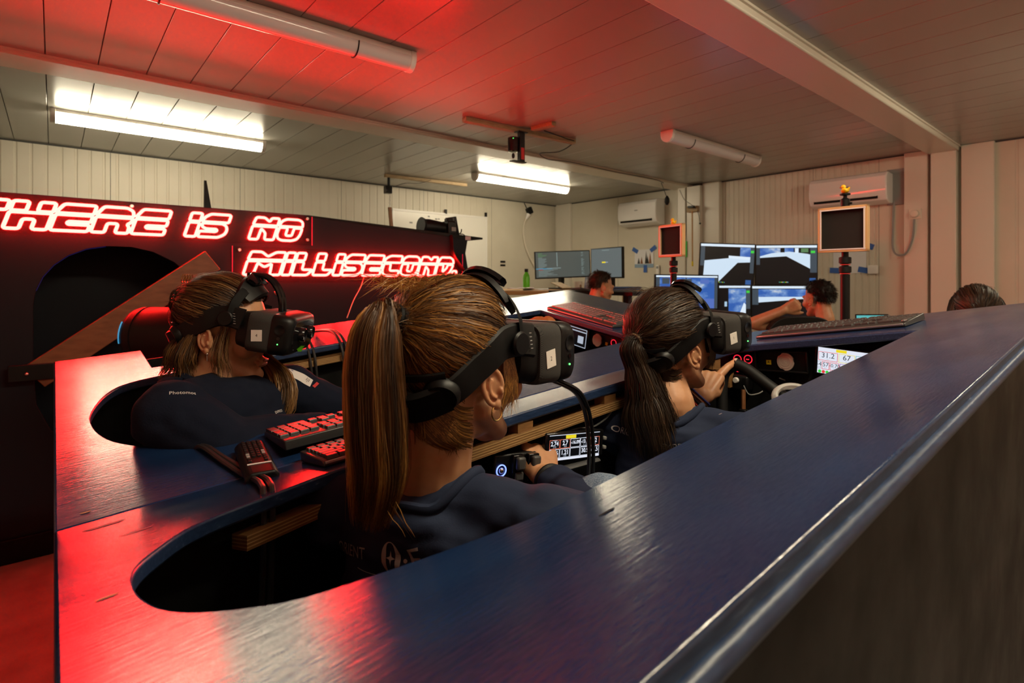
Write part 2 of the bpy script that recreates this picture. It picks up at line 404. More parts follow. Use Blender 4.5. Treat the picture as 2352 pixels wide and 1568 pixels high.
# ------------------------------------------------------------------ fluorescent fixtures
def fixture(x, y0, y1, lit, label, grp):
    t = thing('fluorescent_fixture', label, 'ceiling light', (x, (y0+y1)/2, ZC), grp)
    zt = ZC-.001
    MB().box((x, (y0+y1)/2, zt-.014), (.105, y1-y0-.02, .028)).build('housing', 'white_plastic', t, bevel=.004)
    P = [(.054*math.cos(a), -.028-.062*math.sin(a)) for a in [math.pi*i/14 for i in range(15)]]
    r = [[(x+p, y, zt+q) for p, q in P] for y in (y0+.03, y1-.03)]
    MB().loft(r).build('diffuser', 'tube_lit' if lit == 1 else 'tube_lit_right' if lit == 2 else 'tube_lit_near' if lit == 3 else 'tube_off', t, smooth=50)
    Q = [(.058*math.cos(a), -.026-.067*math.sin(a)) for a in [math.pi*i/14 for i in range(15)]]+[(-.058, 0), (.058, 0)]
    for ya, yb in ((y0, y0+.03), (y1-.03, y1)):
        MB().loft([[(x+p, y, zt+q) for p, q in Q] for y in (ya, yb)]).build('end_cap', 'white_plastic', t, bevel=.003)
    for f in (.22, .78):
        yy = y0+(y1-y0)*f
        MB().tube([(x+1.04*p, yy, zt+1.03*q) for p, q in P], .0035, 6).build('clip', 'black_plastic', t)
    return t
fixture(-4.93, -.02, 1.38, True, 'long glowing fluorescent tube light above the neon sign hull', 'lit tube lights')
fixture(-4.84, 3.53, 5.00, True, 'short-looking glowing tube light above the far whiteboard corner', 'lit tube lights')
fixture(-2.53, .00, 1.44, False, 'unlit tube light on the red-lit ceiling, nearest the camera', 'unlit tube lights')
fixture(-2.50, 3.70, 5.18, False, 'unlit tube light on the ceiling near the large air conditioner', 'unlit tube lights')
fixture(.12, 3.60, 5.05, 2, 'lit tube light on the right ceiling bay, far end', 'lit tube lights')
fixture(.0, .45, 1.85, 3, 'lit tube light on the right ceiling bay nearest the camera', 'lit tube lights')

# ------------------------------------------------------------------ battens with tracking beacons on the ceiling
def bar(mb, a, b, w, h, up=UP, mi=0):
    a, b = V(a), V(b); d = (b-a); s = d.cross(up).normalized(); n = s.cross(d).normalized()
    mb.loft([[p+s*(i*w/2)+n*(j*h/2) for i, j in ((-1, -1), (1, -1), (1, 1), (-1, 1))] for p in (a, b)], mi); return mb
def batten1():
    a = at_z(1066, 274, ZC-.02); b = at_z(1318, 326, ZC-.02)
    t = thing('ceiling_batten', 'wooden batten on the ceiling lit red, holding the hanging tracking beacon', 'batten', a, 'ceiling battens')
    bar(MB(), a, b, .05, .035).build('long_strip', 'wood_batten', t, bevel=.002)
    c = at_z(1224, 296, ZC-.015); d = at_z(1272, 284, ZC-.015)
    bar(MB(), c, d, .05, .03).build('short_strip', 'wood_batten', t, bevel=.002)
    p = at_z(1197, 303, ZC-.04)
    k = thing('tracking_beacon', 'black cylindrical tracking beacon hanging from the red-lit ceiling batten', 'sensor', p, 'tracking beacons')
    MB().box(p+V((0, 0, -.115)), (.035, .05, .235)).build('mount_bar', 'black_plastic', k, bevel=.004)
    MB().box(p+V((0, 0, -.004)), (.06, .09, .008)).build('plate', 'black_plastic', k)
    MB().box(p+V((-.0, -.03, -.235)), (.05, .13, .008)).build('foot', 'black_plastic', k)
    q = p+V((-.035, -.05, -.10))
    MB().lathe([(.03, -.055), (.042, -.052), (.043, .05), (.036, .056)], 28, M=Matrix.Translation(q)).build('beacon', 'black_gloss', k)
    e = q-FWD*.0435+V((0, 0, .04)); MB().ell(e, .003, seg=8, rings=6).build('led', 'led_green', k)
    MB().ell(q+V((0, .0, -.085)), (.012, .012, .022)).build('ball_joint', 'black_rubber', k)
    MB().box(p+V((.0185, 0, -.17)), (.002, .03, .09)).build('label_strip', 'print_red', k)
    cab = catmull([at_z(1250, 300, ZC-.03), at_z(1300, 318, ZC-.03), b+V((0, 0, .0)), at_z(1285, 348, ZC-.06), at_z(1240, 352, ZC-.05), at_z(1260, 366, ZC-.06),
                   at_z(1310, 372, ZC-.04), at_z(1410, 394, ZC-.035), at_z(1500, 411, ZC-.035), at_z(1524, 420, ZC-.10)], 5)
    tag(MB().tube(cab, .004, 6).build('ceiling_cable', 'black_rubber'), 'thin black cable running from the batten along the ceiling beam', 'cable')
batten1()
def batten2():
    a = at_z(884, 403, ZC-.02); b = at_z(1071, 425, ZC-.02)
    t = thing('ceiling_batten', 'plain wooden batten on the ceiling above the whiteboard', 'batten', a, 'ceiling battens')
    bar(MB(), a, b, .045, .035).build('long_strip', 'wood_batten', t, bevel=.002)
    s = (a-CAM).dot(FWD)
    p = at_s(893, 408, s)
    k = thing('tracking_beacon', 'small black box beacon hanging in front of the left wall by the whiteboard', 'sensor', p, 'tracking beacons')
    MB().tube([p, at_s(893, 428, s)], .016, 10).build('stem', 'black_plastic', k)
    MB().box(at_s(891, 436, s), (.075, .075, .085)).build('beacon', 'black_gloss', k, bevel=.008)
    m = MB()
    for i in range(7):
        c = at_s(895+(i % 2), 448+4.2*i, s); m.tube([c+V((math.cos(q)*.008*(i % 2), math.sin(q)*.008*((i+1) % 2), math.sin(q)*.010 if i % 2 else math.cos(q)*.01)) for q in [2*math.pi*j/10 for j in range(10)]], .0025, 5, True)
    m.build('chain', 'steel', k)
    bar(MB(), at_s(895, 476, s), at_s(899, 520, s), .03, .03, V((0, 1, 0))).build('stick', 'wood_brown', k)
    cab = catmull([at_s(903, 430, s), at_s(930, 421, s*1.01), at_s(962, 421, s*1.02), at_s(990, 413, s*1.04)], 5)
    MB().tube(cab, .003, 6).build('cable', 'black_rubber', k)
batten2()

# ------------------------------------------------------------------ things on the walls
def air_con(u0, v0, u1, v1, label):
    yf = YE-.21; a = at_y(u0, v0, yf); b = at_y(u1, v0, yf)
    zt = (at_y(u0, v0, yf).z); zb = at_y(u0, v1, yf).z; h = zt-zb
    t = thing('air_conditioner', label, 'air conditioner', ((a.x+b.x)/2, YE, zb), 'wall air conditioners')
    P = [(YE-.002, 0), (YE-.10, 0), (yf+.03, h*.09), (yf+.005, h*.28), (yf, h*.5), (yf+.004, h*.85), (yf+.03, h*.97), (yf+.06, h), (YE-.002, h)]
    MB().loft([[(x, p, zb+q) for p, q in P] for x in (a.x, b.x)]).build('body', 'white_gloss', t, bevel=.012, bseg=3, smooth=30)
    w = b.x-a.x
    nrm = V((0, -(h*.19), -.025)).normalized()
    m = MB(); c0 = V((a.x+w*.07, yf+.014, zb+h*.19)); 
    m.box(((a.x+b.x)/2-w*.02, yf+.012, zb+h*.185), (w*.82, .012, h*.085), M=None).build('air_slot', 'black_soft', t, bevel=.002)
    MB().box(((a.x+b.x)/2-w*.02, yf+.006, zb+h*.225), (w*.80, .012, .006)).build('louvre', 'white_plastic', t, bevel=.002)
    MB().box((a.x+w*.5, yf-.0005, zb+h*.60), (.05, .002, .012)).build('badge', 'grey_plastic', t)
    return t
air_con(1418, 466, 1506, 521, 'small-looking white air conditioner on the far end wall by the posts')
air_con(1857, 414, 2036, 480, 'large white wall air conditioner behind the rubber duck')
bk = at_y(2062, 395, YE-.01)
tag(MB().box((bk.x+.0, YE-.012, bk.z-.14), (.17, .022, .34)).build('mounting_plate', 'grey_plastic', bevel=.004), 'grey plate on the wall at the right end of the large air conditioner', 'plate')
p = at_y(2102, 491, YE-.065); k = thing('power_socket', 'square cream power socket with round plug on the end wall post', 'socket', p)
MB().box(p, (.095, .012, .095)).build('face_plate', 'cream_plastic', k, bevel=.004)
MB().lathe([(.034, 0), (.036, .012), (.03, .03), (.012, .034)], 24, M=Matrix.Translation(p+V((0, -.006, 0))) @ Matrix.Rotation(math.pi/2, 4, 'X')).build('plug', 'cream_plastic', k)
cab = catmull([at_y(2100, 503, YE-.09), at_y(2096, 545, YE-.08), at_y(2082, 580, YE-.075), at_y(2063, 586, YE-.07), at_y(2051, 570, YE-.03), at_y(2051, 520, YE-.02), at_y(2053, 462, YE-.02)], 6)
MB().tube(cab, .009, 8).build('cable', 'grey_plastic', k)
p = at_y(2005, 619, YE-.02); k = thing('wall_switch', 'small white wall switch beside the taped paper', 'switch', p)
MB().box(p, (.085, .03, .085)).build('case', 'white_plastic', k, bevel=.006); MB().box(p+V((0, -.017, 0)), (.045, .006, .05)).build('rocker', 'white_plastic', k, bevel=.002)
def taped(u0, v0, u1, v1, label, tapes, pic=False):
    a = at_y(u0, v0, YE-.006); b = at_y(u1, v1, YE-.006)
    t = thing('taped_sheet', label, 'paper sheet', ((a.x+b.x)/2, YE-.003, b.z), 'sheets taped to the end wall')
    MB().box(((a.x+b.x)/2, YE-.006, (a.z+b.z)/2), (b.x-a.x, .0015, a.z-b.z)).build('sheet', 'paper', t)
    for (u, v, r) in tapes:
        c = at_y(u, v, YE-.009); MB().box((0, 0, 0), (.10, .0015, .055), M=Matrix.Translation(c) @ Matrix.Rotation(r, 4, 'Y')).build('tape', 'tape_blue', t)
    if pic:
        h = a.z-b.z; w = b.x-a.x
        MB().box(((a.x+b.x)/2, YE-.0075, b.z+h*.1), (w, .001, h*.2)).build('sea', emi_dim('print_sea', (.25, .36, .48)), t)
        for (f, hh, c) in ((.22, .35, 0), (.38, .40, 1), (.62, .70, 0), (.7, .45, 0), (.83, .62, 1)):
            x = a.x+w*f; z = b.z+h*.22
            MB().add([(x-w*.07, YE-.0085, z), (x+w*.07, YE-.0085, z), (x, YE-.0085, z+h*hh)], [(0, 1, 2)]).build('sail', ('ink', 'print_red')[c] if c == 0 else 'wood_brown', t, smooth=0)
def emi_dim(n, c): return mat(n, c, .7)
taped(1458, 574, 1501, 614, 'colour print of sailing boats taped to the far end wall', ((1459, 575, .5), (1500, 571, -.6), (1482, 617, 1.6)), True)
taped(1914, 560, 1990, 627, 'blank paper sheet taped to the wall behind the larger framed target', ((1918, 621, .05), (1984, 620, .2), (1994, 564, .4)))
p = at_y(1511, 621, YE-.02); k = thing('remote_holder', 'slim white remote in a holder on the far end wall', 'remote', p)
MB().box(p, (.045, .025, .14)).build('body', 'white_plastic', k, bevel=.004); MB().box(p+V((0, -.014, .04)), (.03, .003, .03)).build('display', 'grey_plastic', k)
# hanging rods on a wooden block at the post
p = at_y(1591, 480, YE-.15); k = thing('hanging_rods', 'wooden block on the post with two hanging rods, one yellow-tipped', 'rods', p)
MB().box(p+V((0, 0, 0)), (.15, .04, .07)).build('block', 'wood_batten', k, bevel=.002)
s = (p-CAM).dot(FWD)-.05
MB().tube([at_s(1590, 484, s), at_s(1590.5, 610, s)], .008, 8).build('rod', 'bench_wood', k)
MB().tube([at_s(1597, 486, s*1.02), at_s(1597, 612, s*1.02)], .008, 8).build('rod', 'wood_brown', k)
MB().tube([at_s(1590.5, 600, s-.002), at_s(1590.5, 611, s-.002)], .011, 8).build('tip', 'yellow', k)
MB().box(at_s(1588, 475, s), (.08, .05, .025)).build('clamp', 'black_plastic', k, bevel=.004)
MB().tube(catmull([at_s(1561, 436, s), at_s(1572, 458, s), at_s(1588, 470, s), at_s(1602, 485, s), at_s(1608, 512, s)], 5), .004, 6).build('wire', 'grey_plastic', k)
MB().ell(at_s(1608, 513, s), .012, seg=8, rings=6).build('bead', 'black_plastic', k)
gp = at_y(1576.5, 572, YE-.13); tag(MB().box(gp, (.018, .004, .20)).build('green_strip', 'tape_green'), 'thin vertical green strip on the post beside the smaller framed target', 'strip')
s = 6.4; k = thing('hanging_plug', 'black plug block dangling on a cable in front of the small air conditioner', 'plug', at_s(1532, 460, s))
MB().tube([at_s(1519, 420, s*.93), at_s(1530, 449, s)], .004, 6).build('cable', 'black_rubber', k)
MB().lathe([(.008, .055), (.028, .02), (.03, -.02), (.012, -.055)], 8, M=Matrix.Translation(at_s(1532, 460, s))).build('block', 'black_plastic', k)
# plug and white cable on the left wall
p = at_x(1216, 484, XL+.03); k = thing('wall_plug', 'black plug with white cable drooping on the left wall near the corner', 'plug', p)
MB().box((0, 0, 0), (.05, .10, .10), M=Matrix.Translation(p) @ Matrix.Rotation(.5, 4, 'X')).build('adapter', 'black_plastic', k, bevel=.006)
MB().tube([at_x(1214, 492, XL+.06), at_x(1208, 503, XL+.05)], [.035, .014], 10).build('plug_body', 'white_plastic', k)
MB().tube(catmull([at_x(1208, 502, XL+.05), at_x(1203, 520, XL+.03), at_x(1203, 545, XL+.03), at_x(1212, 580, XL+.03), at_x(1229, 613, XL+.04)], 6), .013, 8).build('cable', 'cream_plastic', k)
MB().tube([at_x(1204, 466, XL+.02), at_x(1210, 478, XL+.04)], .006, 6).build('lead', 'black_rubber', k)
# whiteboard
a = at_x(903, 482, XL+.03); b = at_x(1117, 499, XL+.03); zt = (a.z+b.z)/2; zb = zt-1.15
k = thing('whiteboard', 'white board with faint marks on the left wall behind the dark hull', 'whiteboard', (XL, (a.y+b.y)/2, zb))
MB().box((XL+.02, (a.y+b.y)/2, (zt+zb)/2), (.02, b.y-a.y, zt-zb)).build('surface', 'board_white', k)
for z in (zt, zb): MB().box((XL+.022, (a.y+b.y)/2, z), (.03, b.y-a.y+.03, .03)).build('frame_bar', 'white_plastic', k, bevel=.003)
for yy in (a.y, b.y): MB().box((XL+.022, yy, (zt+zb)/2), (.03, .03, zt-zb)).build('frame_bar', 'white_plastic', k, bevel=.003)
for (u, v, w_) in ((944, 511, 6), (968, 501, 4), (1002, 503, 5), (1008, 503, 3), (985, 497, 4)):
    c = at_x(u, v, XL+.032); MB().box(c, (.001, .03*w_/4, .02)).build('mark', 'grey_plastic', k)
for (u, v) in ((1024, 486), (1116, 493)):
    c = at_x(u, v, XL+.03); MB().box(c, (.02, .03, .06)).build('hook', 'black_plastic', k)
for j, v in enumerate((601, 609)):
    c = at_x(1155, v, XL+.006); tag(MB().box(c, (.006, .09, .028)).build('tape_strip', 'black_plastic'), ('upper' if j == 0 else 'lower')+' of two short black tape strips on the left wall', 'tape', 'black tape strips')
# black fin standing behind the hull
a = at_x(467, 480, -3.9); b = at_x(492, 480, -3.9); c = at_x(468, 415, -3.9)
tag(MB().loft([[V((x, a.y, 1.5)), V((x, b.y+.02, 1.5)), V((x, c.y+.012, c.z)), V((x, c.y, c.z))] for x in (-3.9, -3.88)]).build('black_fin', 'hull_black'), 'narrow black triangular fin sticking up behind the neon hull', 'fin')
# ------------------------------------------------------------------ plates with holes
def plate(outer, inner, fn, mats, name, parent, side_mat=0, bevel=.003, sub_=0):
    """outer/inner: 2-D loops; fn(p, k) -> world point at face k (0 top, 1 bottom)"""
    if sub_:
        def dense(L):
            out = []
            for i in range(len(L)):
                a, b = V(L[i]), V(L[(i+1) % len(L)]); k = max(1, int((b-a).length/.035))
                out += [tuple(a.lerp(b, j/k)) for j in range(k)]
            return out
        outer = dense(outer); inner = dense(inner) if inner else inner
    bm = bmesh.new(); loops = []
    for lp in ([outer] + ([inner] if inner else [])):
        vs = [bm.verts.new((p[0], p[1], 0)) for p in lp]; loops.append(vs)
        for i in range(len(vs)): bm.edges.new((vs[i], vs[(i+1) % len(vs)]))
    bmesh.ops.triangle_fill(bm, use_beauty=True, edges=bm.edges[:], normal=(0, 0, 1))
    if sub_:
        for _ in range(sub_):
            bmesh.ops.subdivide_edges(bm, edges=[e for e in bm.edges if e.calc_length() > .05 and len(e.link_faces) == 2], cuts=1, use_grid_fill=False)
            bmesh.ops.triangulate(bm, faces=[f for f in bm.faces if len(f.verts) > 3])
    bm.verts.index_update(); bm.edges.ensure_lookup_table()
    bedges = [(e.verts[0].index, e.verts[1].index) for e in bm.edges if len(e.link_faces) == 1]
    flat = [(v.co.x, v.co.y) for v in bm.verts]; tris = [[v.index for v in f.verts] for f in bm.faces]
    bm.free()
    n = len(flat); mb = MB()
    top = [fn(p, 0) for p in flat]; bot = [fn(p, 1) for p in flat]; vs = top+bot
    def area(t): 
        a, b, c = [flat[i] for i in t]; return (b[0]-a[0])*(c[1]-a[1])-(c[0]-a[0])*(b[1]-a[1])
    tris = [t if area(t) > 0 else t[::-1] for t in tris]
    mb.add(vs, tris, 0); mb.f += [[i+n for i in t[::-1]] for t in tris]; mb.m += [side_mat]*len(tris)
    for a, b in bedges: mb.f.append([b, a, a+n, b+n]); mb.m.append(side_mat)
    # orientation check is left to recalc
    o = mb.build(name, mats, parent, smooth=30)
    b2 = bmesh.new(); b2.from_mesh(o.data); bmesh.ops.recalc_face_normals(b2, faces=b2.faces)
    uvl = b2.loops.layers.uv.new('UVMap')
    for f in b2.faces:
        for l in f.loops:
            l[uvl].uv = (l.vert.co.y, 0.0 if l.vert.index < n else 1.0)
    b2.to_mesh(o.data); b2.free()
    if bevel:
        m = o.modifiers.new('bevel', 'BEVEL'); m.width = bevel; m.segments = 2; m.limit_method = 'ANGLE'; m.angle_limit = math.radians(40)
    return o
# ------------------------------------------------------------------ the two cockpits
def smooth_loop(px, sgn, n=3):
    w = [on_deck(u, v, sgn) for u, v in px]; c = catmull([V((p.x, p.y, 0)) for p in w], n); return [(p.x, p.y) for p in c]
YF, YO = 2.0, 1.56       # bow edge of the decks, front edge of the cockpit openings
RIGHT_PX = [(774, 1078), (698, 1107), (593, 1147), (502, 1182), (427, 1217), (362, 1262), (321, 1297), (305, 1328), (314, 1358),
            (347, 1383), (382, 1395), (432, 1401), (502, 1398), (578, 1390), (698, 1368), (880, 1310), (1060, 1247), (1225, 1185)]
LEFT_PX = [(640, 985), (560, 1004), (460, 1018), (402, 1023), (327, 1023), (261, 1012), (226, 993), (211, 973), (208, 956), (221, 931), (246, 905), (281, 885), (322, 873)]
xRo, xRi, xRa = -.15, -.37, -.81
xLb, xLi, xLo = -1.178, -1.80, -2.10
AFT_L = -2.10
openR = [(xRa, YO), (xRa, 1.2), (xRa, .8)] + smooth_loop(RIGHT_PX, 1) + [(xRi, .75), (xRi, 1.2), (xRi, YO)]
openL = [(xLb, 1.575), (xLb, 1.1), (xLb-.0, .65)] + smooth_loop(LEFT_PX, -1) + [(-1.738, .25), (-1.767, .516), (-1.79, .8), (-1.805, 1.2), (-1.82, 1.70)]
def inset(loop, d):
    """shrink a clockwise/any loop towards its inside by d"""
    n = len(loop); A = sum(loop[i][0]*loop[(i+1) % n][1]-loop[(i+1) % n][0]*loop[i][1] for i in range(n)); sg = 1 if A > 0 else -1
    out = []
    for i in range(n):
        a, b = V(loop[i-1]), V(loop[(i+1) % n]); t = (b-a).normalized(); out.append((loop[i][0]-t.y*d*sg, loop[i][1]+t.x*d*sg))
    return out
def ox_side(o): return True
def cockpit(name, label, zf, x0, x1, opening, outer_x):
    t = thing('simulator_cockpit', label, 'simulator cockpit', ((x0+x1)/2, 1.0, 0), 'twin simulator cockpits')
    outer = [(x0, 0), (x1, 0), (x1, YF), (x0, YF)] if outer_x > -1 else [(AFT_L, 0), (x1, 0), (x1, 1.99), (-2.21, 2.29), (-2.115, .50), (-1.86, .50), (-1.84, .215), (AFT_L, .215)]
    TH = .021
    plate(outer, opening, lambda p, k: V((p[0], p[1], zf(p[0], p[1])-k*TH)), ['deck_blue', 'deck_edge'], 'deck', t, 1, .0035)
    rim_o = inset(opening, -.05); rim_i = inset(opening, -.004)
    lx = opening[0][0] if ox_side(opening) else opening[-1][0]
    def loop_rail(seg):
        a_, b_ = inset(opening, .007), inset(opening, -.03)
        L_ = [a_[i] for i in seg]+[b_[i] for i in reversed(seg)]
        plate(L_, None, lambda p, k: V((p[0], p[1], zf(p[0], p[1])-.040-k*.020)), ['plywood', 'plywood'], 'plywood_rail', t, 0, 0)
    def rail(pts, nm='plywood_rail'):
        sub = [(pts[i][0]+(pts[(i+1) % 4][0]-pts[i][0])*k/4, pts[i][1]+(pts[(i+1) % 4][1]-pts[i][1])*k/4) for i in range(4) for k in range(4)]
        plate(sub, None, lambda p, k: V((p[0], p[1], zf(p[0], p[1])-.0445-k*.025)), ['plywood', 'plywood'], nm, t, 0, 0)
    if opening[0][0] > -.9:
        k_ = next(i for i in range(4, len(opening)) if opening[i][1] < .19); loop_rail(list(range(1, k_)))
    else: loop_rail(list(range(len(opening)-5, len(opening))))
    for (xa, xb) in ((opening[-1][0], opening[-1][0]+.03),) if opening[0][0] > -.9 else ():
        sgn_ = 1 if xb < xa else -1
        rail([(xa+.006*sgn_, .27), (xb, .27), (xb, YO-.02), (xa+.006*sgn_, YO-.02)])
    # spacer blocks between deck and rim
    for (x, y) in [(opening[0][0]+(.012 if abs(opening[0][0]-x0) > .3 else -.012), q) for q in (.72, .98, 1.22, 1.45)]:
        s = 1 if opening[0][0] > -.9 else -1
        MB().box((opening[0][0]-.018, y, zf(x, y)-.034), (.03, .04, .026)).build('spacer', 'plywood', t)
    # black inner well
    w_o = inset(opening, -.052); zb = .34
    m = MB(); n = len(w_o); rings = [[V((p[0], p[1], zf(*p)-.022)) for p in w_o], [V((p[0]*1.0, p[1], zb)) for p in w_o]]
    m.loft(rings, caps=False).build('well_wall', 'black_soft', t, smooth=0)
    MB().prism([(x0+.03, .03), (x1-.03, .03), (x1-.03, YF-.03), (x0+.03, YF-.03)], zb-.03, zb).build('well_floor', 'black_soft', t)
    # outer panels
    ox = outer_x; sg = 1 if ox > -1 else -1
    def panel(nm, pts, d, m='hull_black'):
        m_ = MB().loft([[V(p) for p in pts], [V(p)+V(d) for p in pts]]); return m_.build(nm, m, t, smooth=0)
    panel('side_panel', [(ox-sg*.016, .01, .02), (ox-sg*.016, YF-.01, .02), (ox-sg*.016, YF-.01, zf(ox, YF)-.03), (ox-sg*.016, .01, zf(ox, 0)-.03)], (sg*.012, 0, 0))
    for yy, nm in ((.012, 'aft_panel'), (YF-.024, 'bow_panel')):
        panel(nm, [(x0+.012, yy, .02), (x1-.012, yy, .02), (x1-.012, yy, zf(x1, yy)-.025), (x0+.012, yy, zf(x0, yy)-.030)], (0, .012, 0), 'panel_navy')
    # rounded trim along the outer edge
    e = [V((ox+sg*.002, y, zf(ox, y)-.020)) for y in ((0, .5, 1, 1.5, YF) if sg > 0 else (.52, .7, .9, 1.2, YF))]
    MB().tube(e, .0075, 12).build('edge_trim', 'deck_edge', t)
    # seat benches
    cx = sum(p[0] for p in opening)/len(opening); cx = (opening[0][0]+opening[-1][0])/2
    for yc in (.40, 1.10):
        MB().box((cx, yc, .42), (.40, .40, .10)).build('seat_pad', 'black_soft', t, bevel=.03, bseg=3)
    return t
podR = cockpit('R', 'near navy cockpit deck with wide side rail running along the right foreground', zR, SEAM, xRo, openR, xRo)
podL = cockpit('L', 'far navy cockpit deck on the left, red-lit at its outer corner', zL, xLo, SEAM, openL, xLo)

for (u, v, a, b, sg, par, m) in ((240, 1207, .022, .0075, 1, podR, 'hull_black'), (312, 1221, .016, .003, 1, podR, 'hull_black'), (196, 1177, .006, .003, -1, podL, 'bottle_dull'), (246, 1372, .008, .003, 1, podR, 'bottle_dull'),
                              (280, 812, .016, .003, -1, podL, 'hull_black'), (1395, 1176, .010, .002, 1, podR, 'hull_black'), (1655, 951, .004, .001, 1, podR, 'print_dim')):
    p = on_deck(u, v, sg); F = deck_frame(p, sg, math.radians(90))
    MB().add([F @ V((a*math.cos(t_)*(1+.2*math.sin(3*t_)), b*math.sin(t_)*(1+.3*math.cos(2*t_)), .0006)) for t_ in [2*math.pi*i/18 for i in range(18)]], [list(range(18))]).build('paint_chip', m, par, smooth=0)

# ------------------------------------------------------------------ the neon hull on the left
XS = -3.40
hull = thing('sign_hull', 'tall dark navy hull panel with arched opening carrying the neon signs', 'simulator hull', (XS, .5, 0))
def sz(y): return 1.70 if y < 1.2 else 1.70-(y-1.2)*(.075/1.26)
prof = [(-1.5, .02), (2.46, .02), (2.47, .9), (2.44, 1.30), (2.40, 1.50), (2.42, 1.6), (2.46, sz(2.46)), (1.2, 1.70), (-1.5, 1.70)]
arch = []
led = []
for px, py in [(76, 700), (82, 668), (98, 636), (124, 608), (158, 586), (200, 571), (245, 565), (300, 567), (350, 578), (400, 602), (440, 637), (470, 690), (478, 760), (470, 850), (420, 960), (300, 1010), (180, 1020), (118, 990), (84, 930), (76, 850)]:
    q = at_x(px, py, XS); arch.append((q.y, q.z))
plate(prof, arch, lambda p, k: V((XS-k*.02, p[0], p[1])), ['panel_navy', 'hull_black'], 'face_panel', hull, 1, .002)
MB().loft([[V((x, -1.5, 1.69)), V((x, 1.2, 1.69)), V((x, 1.2, 1.70)), V((x, -1.5, 1.70))] for x in (XS-.6, XS-.021)]).build('top_board', 'hull_black', hull, smooth=0)
MB().loft([[V((x, 1.2, 1.69)), V((x, 2.47, sz(2.47)-.02)), V((x, 2.56, sz(2.56)-.006)), V((x, 2.56, sz(2.56)+.008)), V((x, 1.2, 1.70))] for x in (XS-.6, XS+.004)]).build('top_board', 'hull_black', hull, smooth=0)
MB().box((XS-.55, .48, .85), (.02, 3.9, 1.62)).build('inner_panel', 'panel_navy', hull)
MB().box((XS-.29, -1.49, .85), (.5, .02, 1.64)).build('end_panel', 'panel_navy', hull)
MB().box((XS-.29, 2.38, .75), (.5, .02, 1.4)).build('end_panel', 'panel_navy', hull)
MB().tube([V((XS-.06, p[0], p[1])) for p in arch[1:7]], .002, 6).build('added_blue_glow', 'dim_blue_glow', hull)  # weak blue glow added behind the arch edge for the bluish light inside
MB().box((XS+.012, .4, .055), (.02, 3.7, .11)).build('skirt_board', 'hull_black', hull, bevel=.004)
a = at_x(84, 862, XS+.03); b = at_x(450, 622, XS+.03); 
dv = (b-a).normalized(); nv = V((1, 0, 0)).cross(dv)
MB().loft([[p+nv*(i*.062)+V((j*.018, 0, 0)) for i, j in ((-1, -1), (1, -1), (1, 1), (-1, 1))] for p in (a-dv*.01, b+dv*.1)]).build('diagonal_strut', 'wood_brown', hull, bevel=.003)
c = at_x(72, 855, XS+.055); MB().box(c, (.02, .16, .075)).build('bracket', 'black_plastic', hull, bevel=.003)
MB().ell(at_x(61, 859, XS+.067), .008, seg=10, rings=6).build('bolt', 'steel', hull)
for (u, v) in ((636, 672), (427, 617), (58, 860)):
    q = at_x(u, v, XS+.003); MB().ell(q, (.006, .016, .016), seg=12, rings=8).build('bolt', 'steel', hull)
pt = at_x(1075, 547, XS+.006); MB().box(pt, (.002, .05, .028)).build('tape_patch', 'paper_pink', hull)
# red cable trailing down the face
tag(MB().tube(catmull([at_x(836, 636, XS+.012), at_x(828, 660, XS+.012), at_x(812, 690, XS+.01), at_x(797, 730, XS+.01)], 5), .003, 6).build('sign_lead', 'cream_plastic'), 'thin pale lead trailing down from the lower neon sign', 'cable')

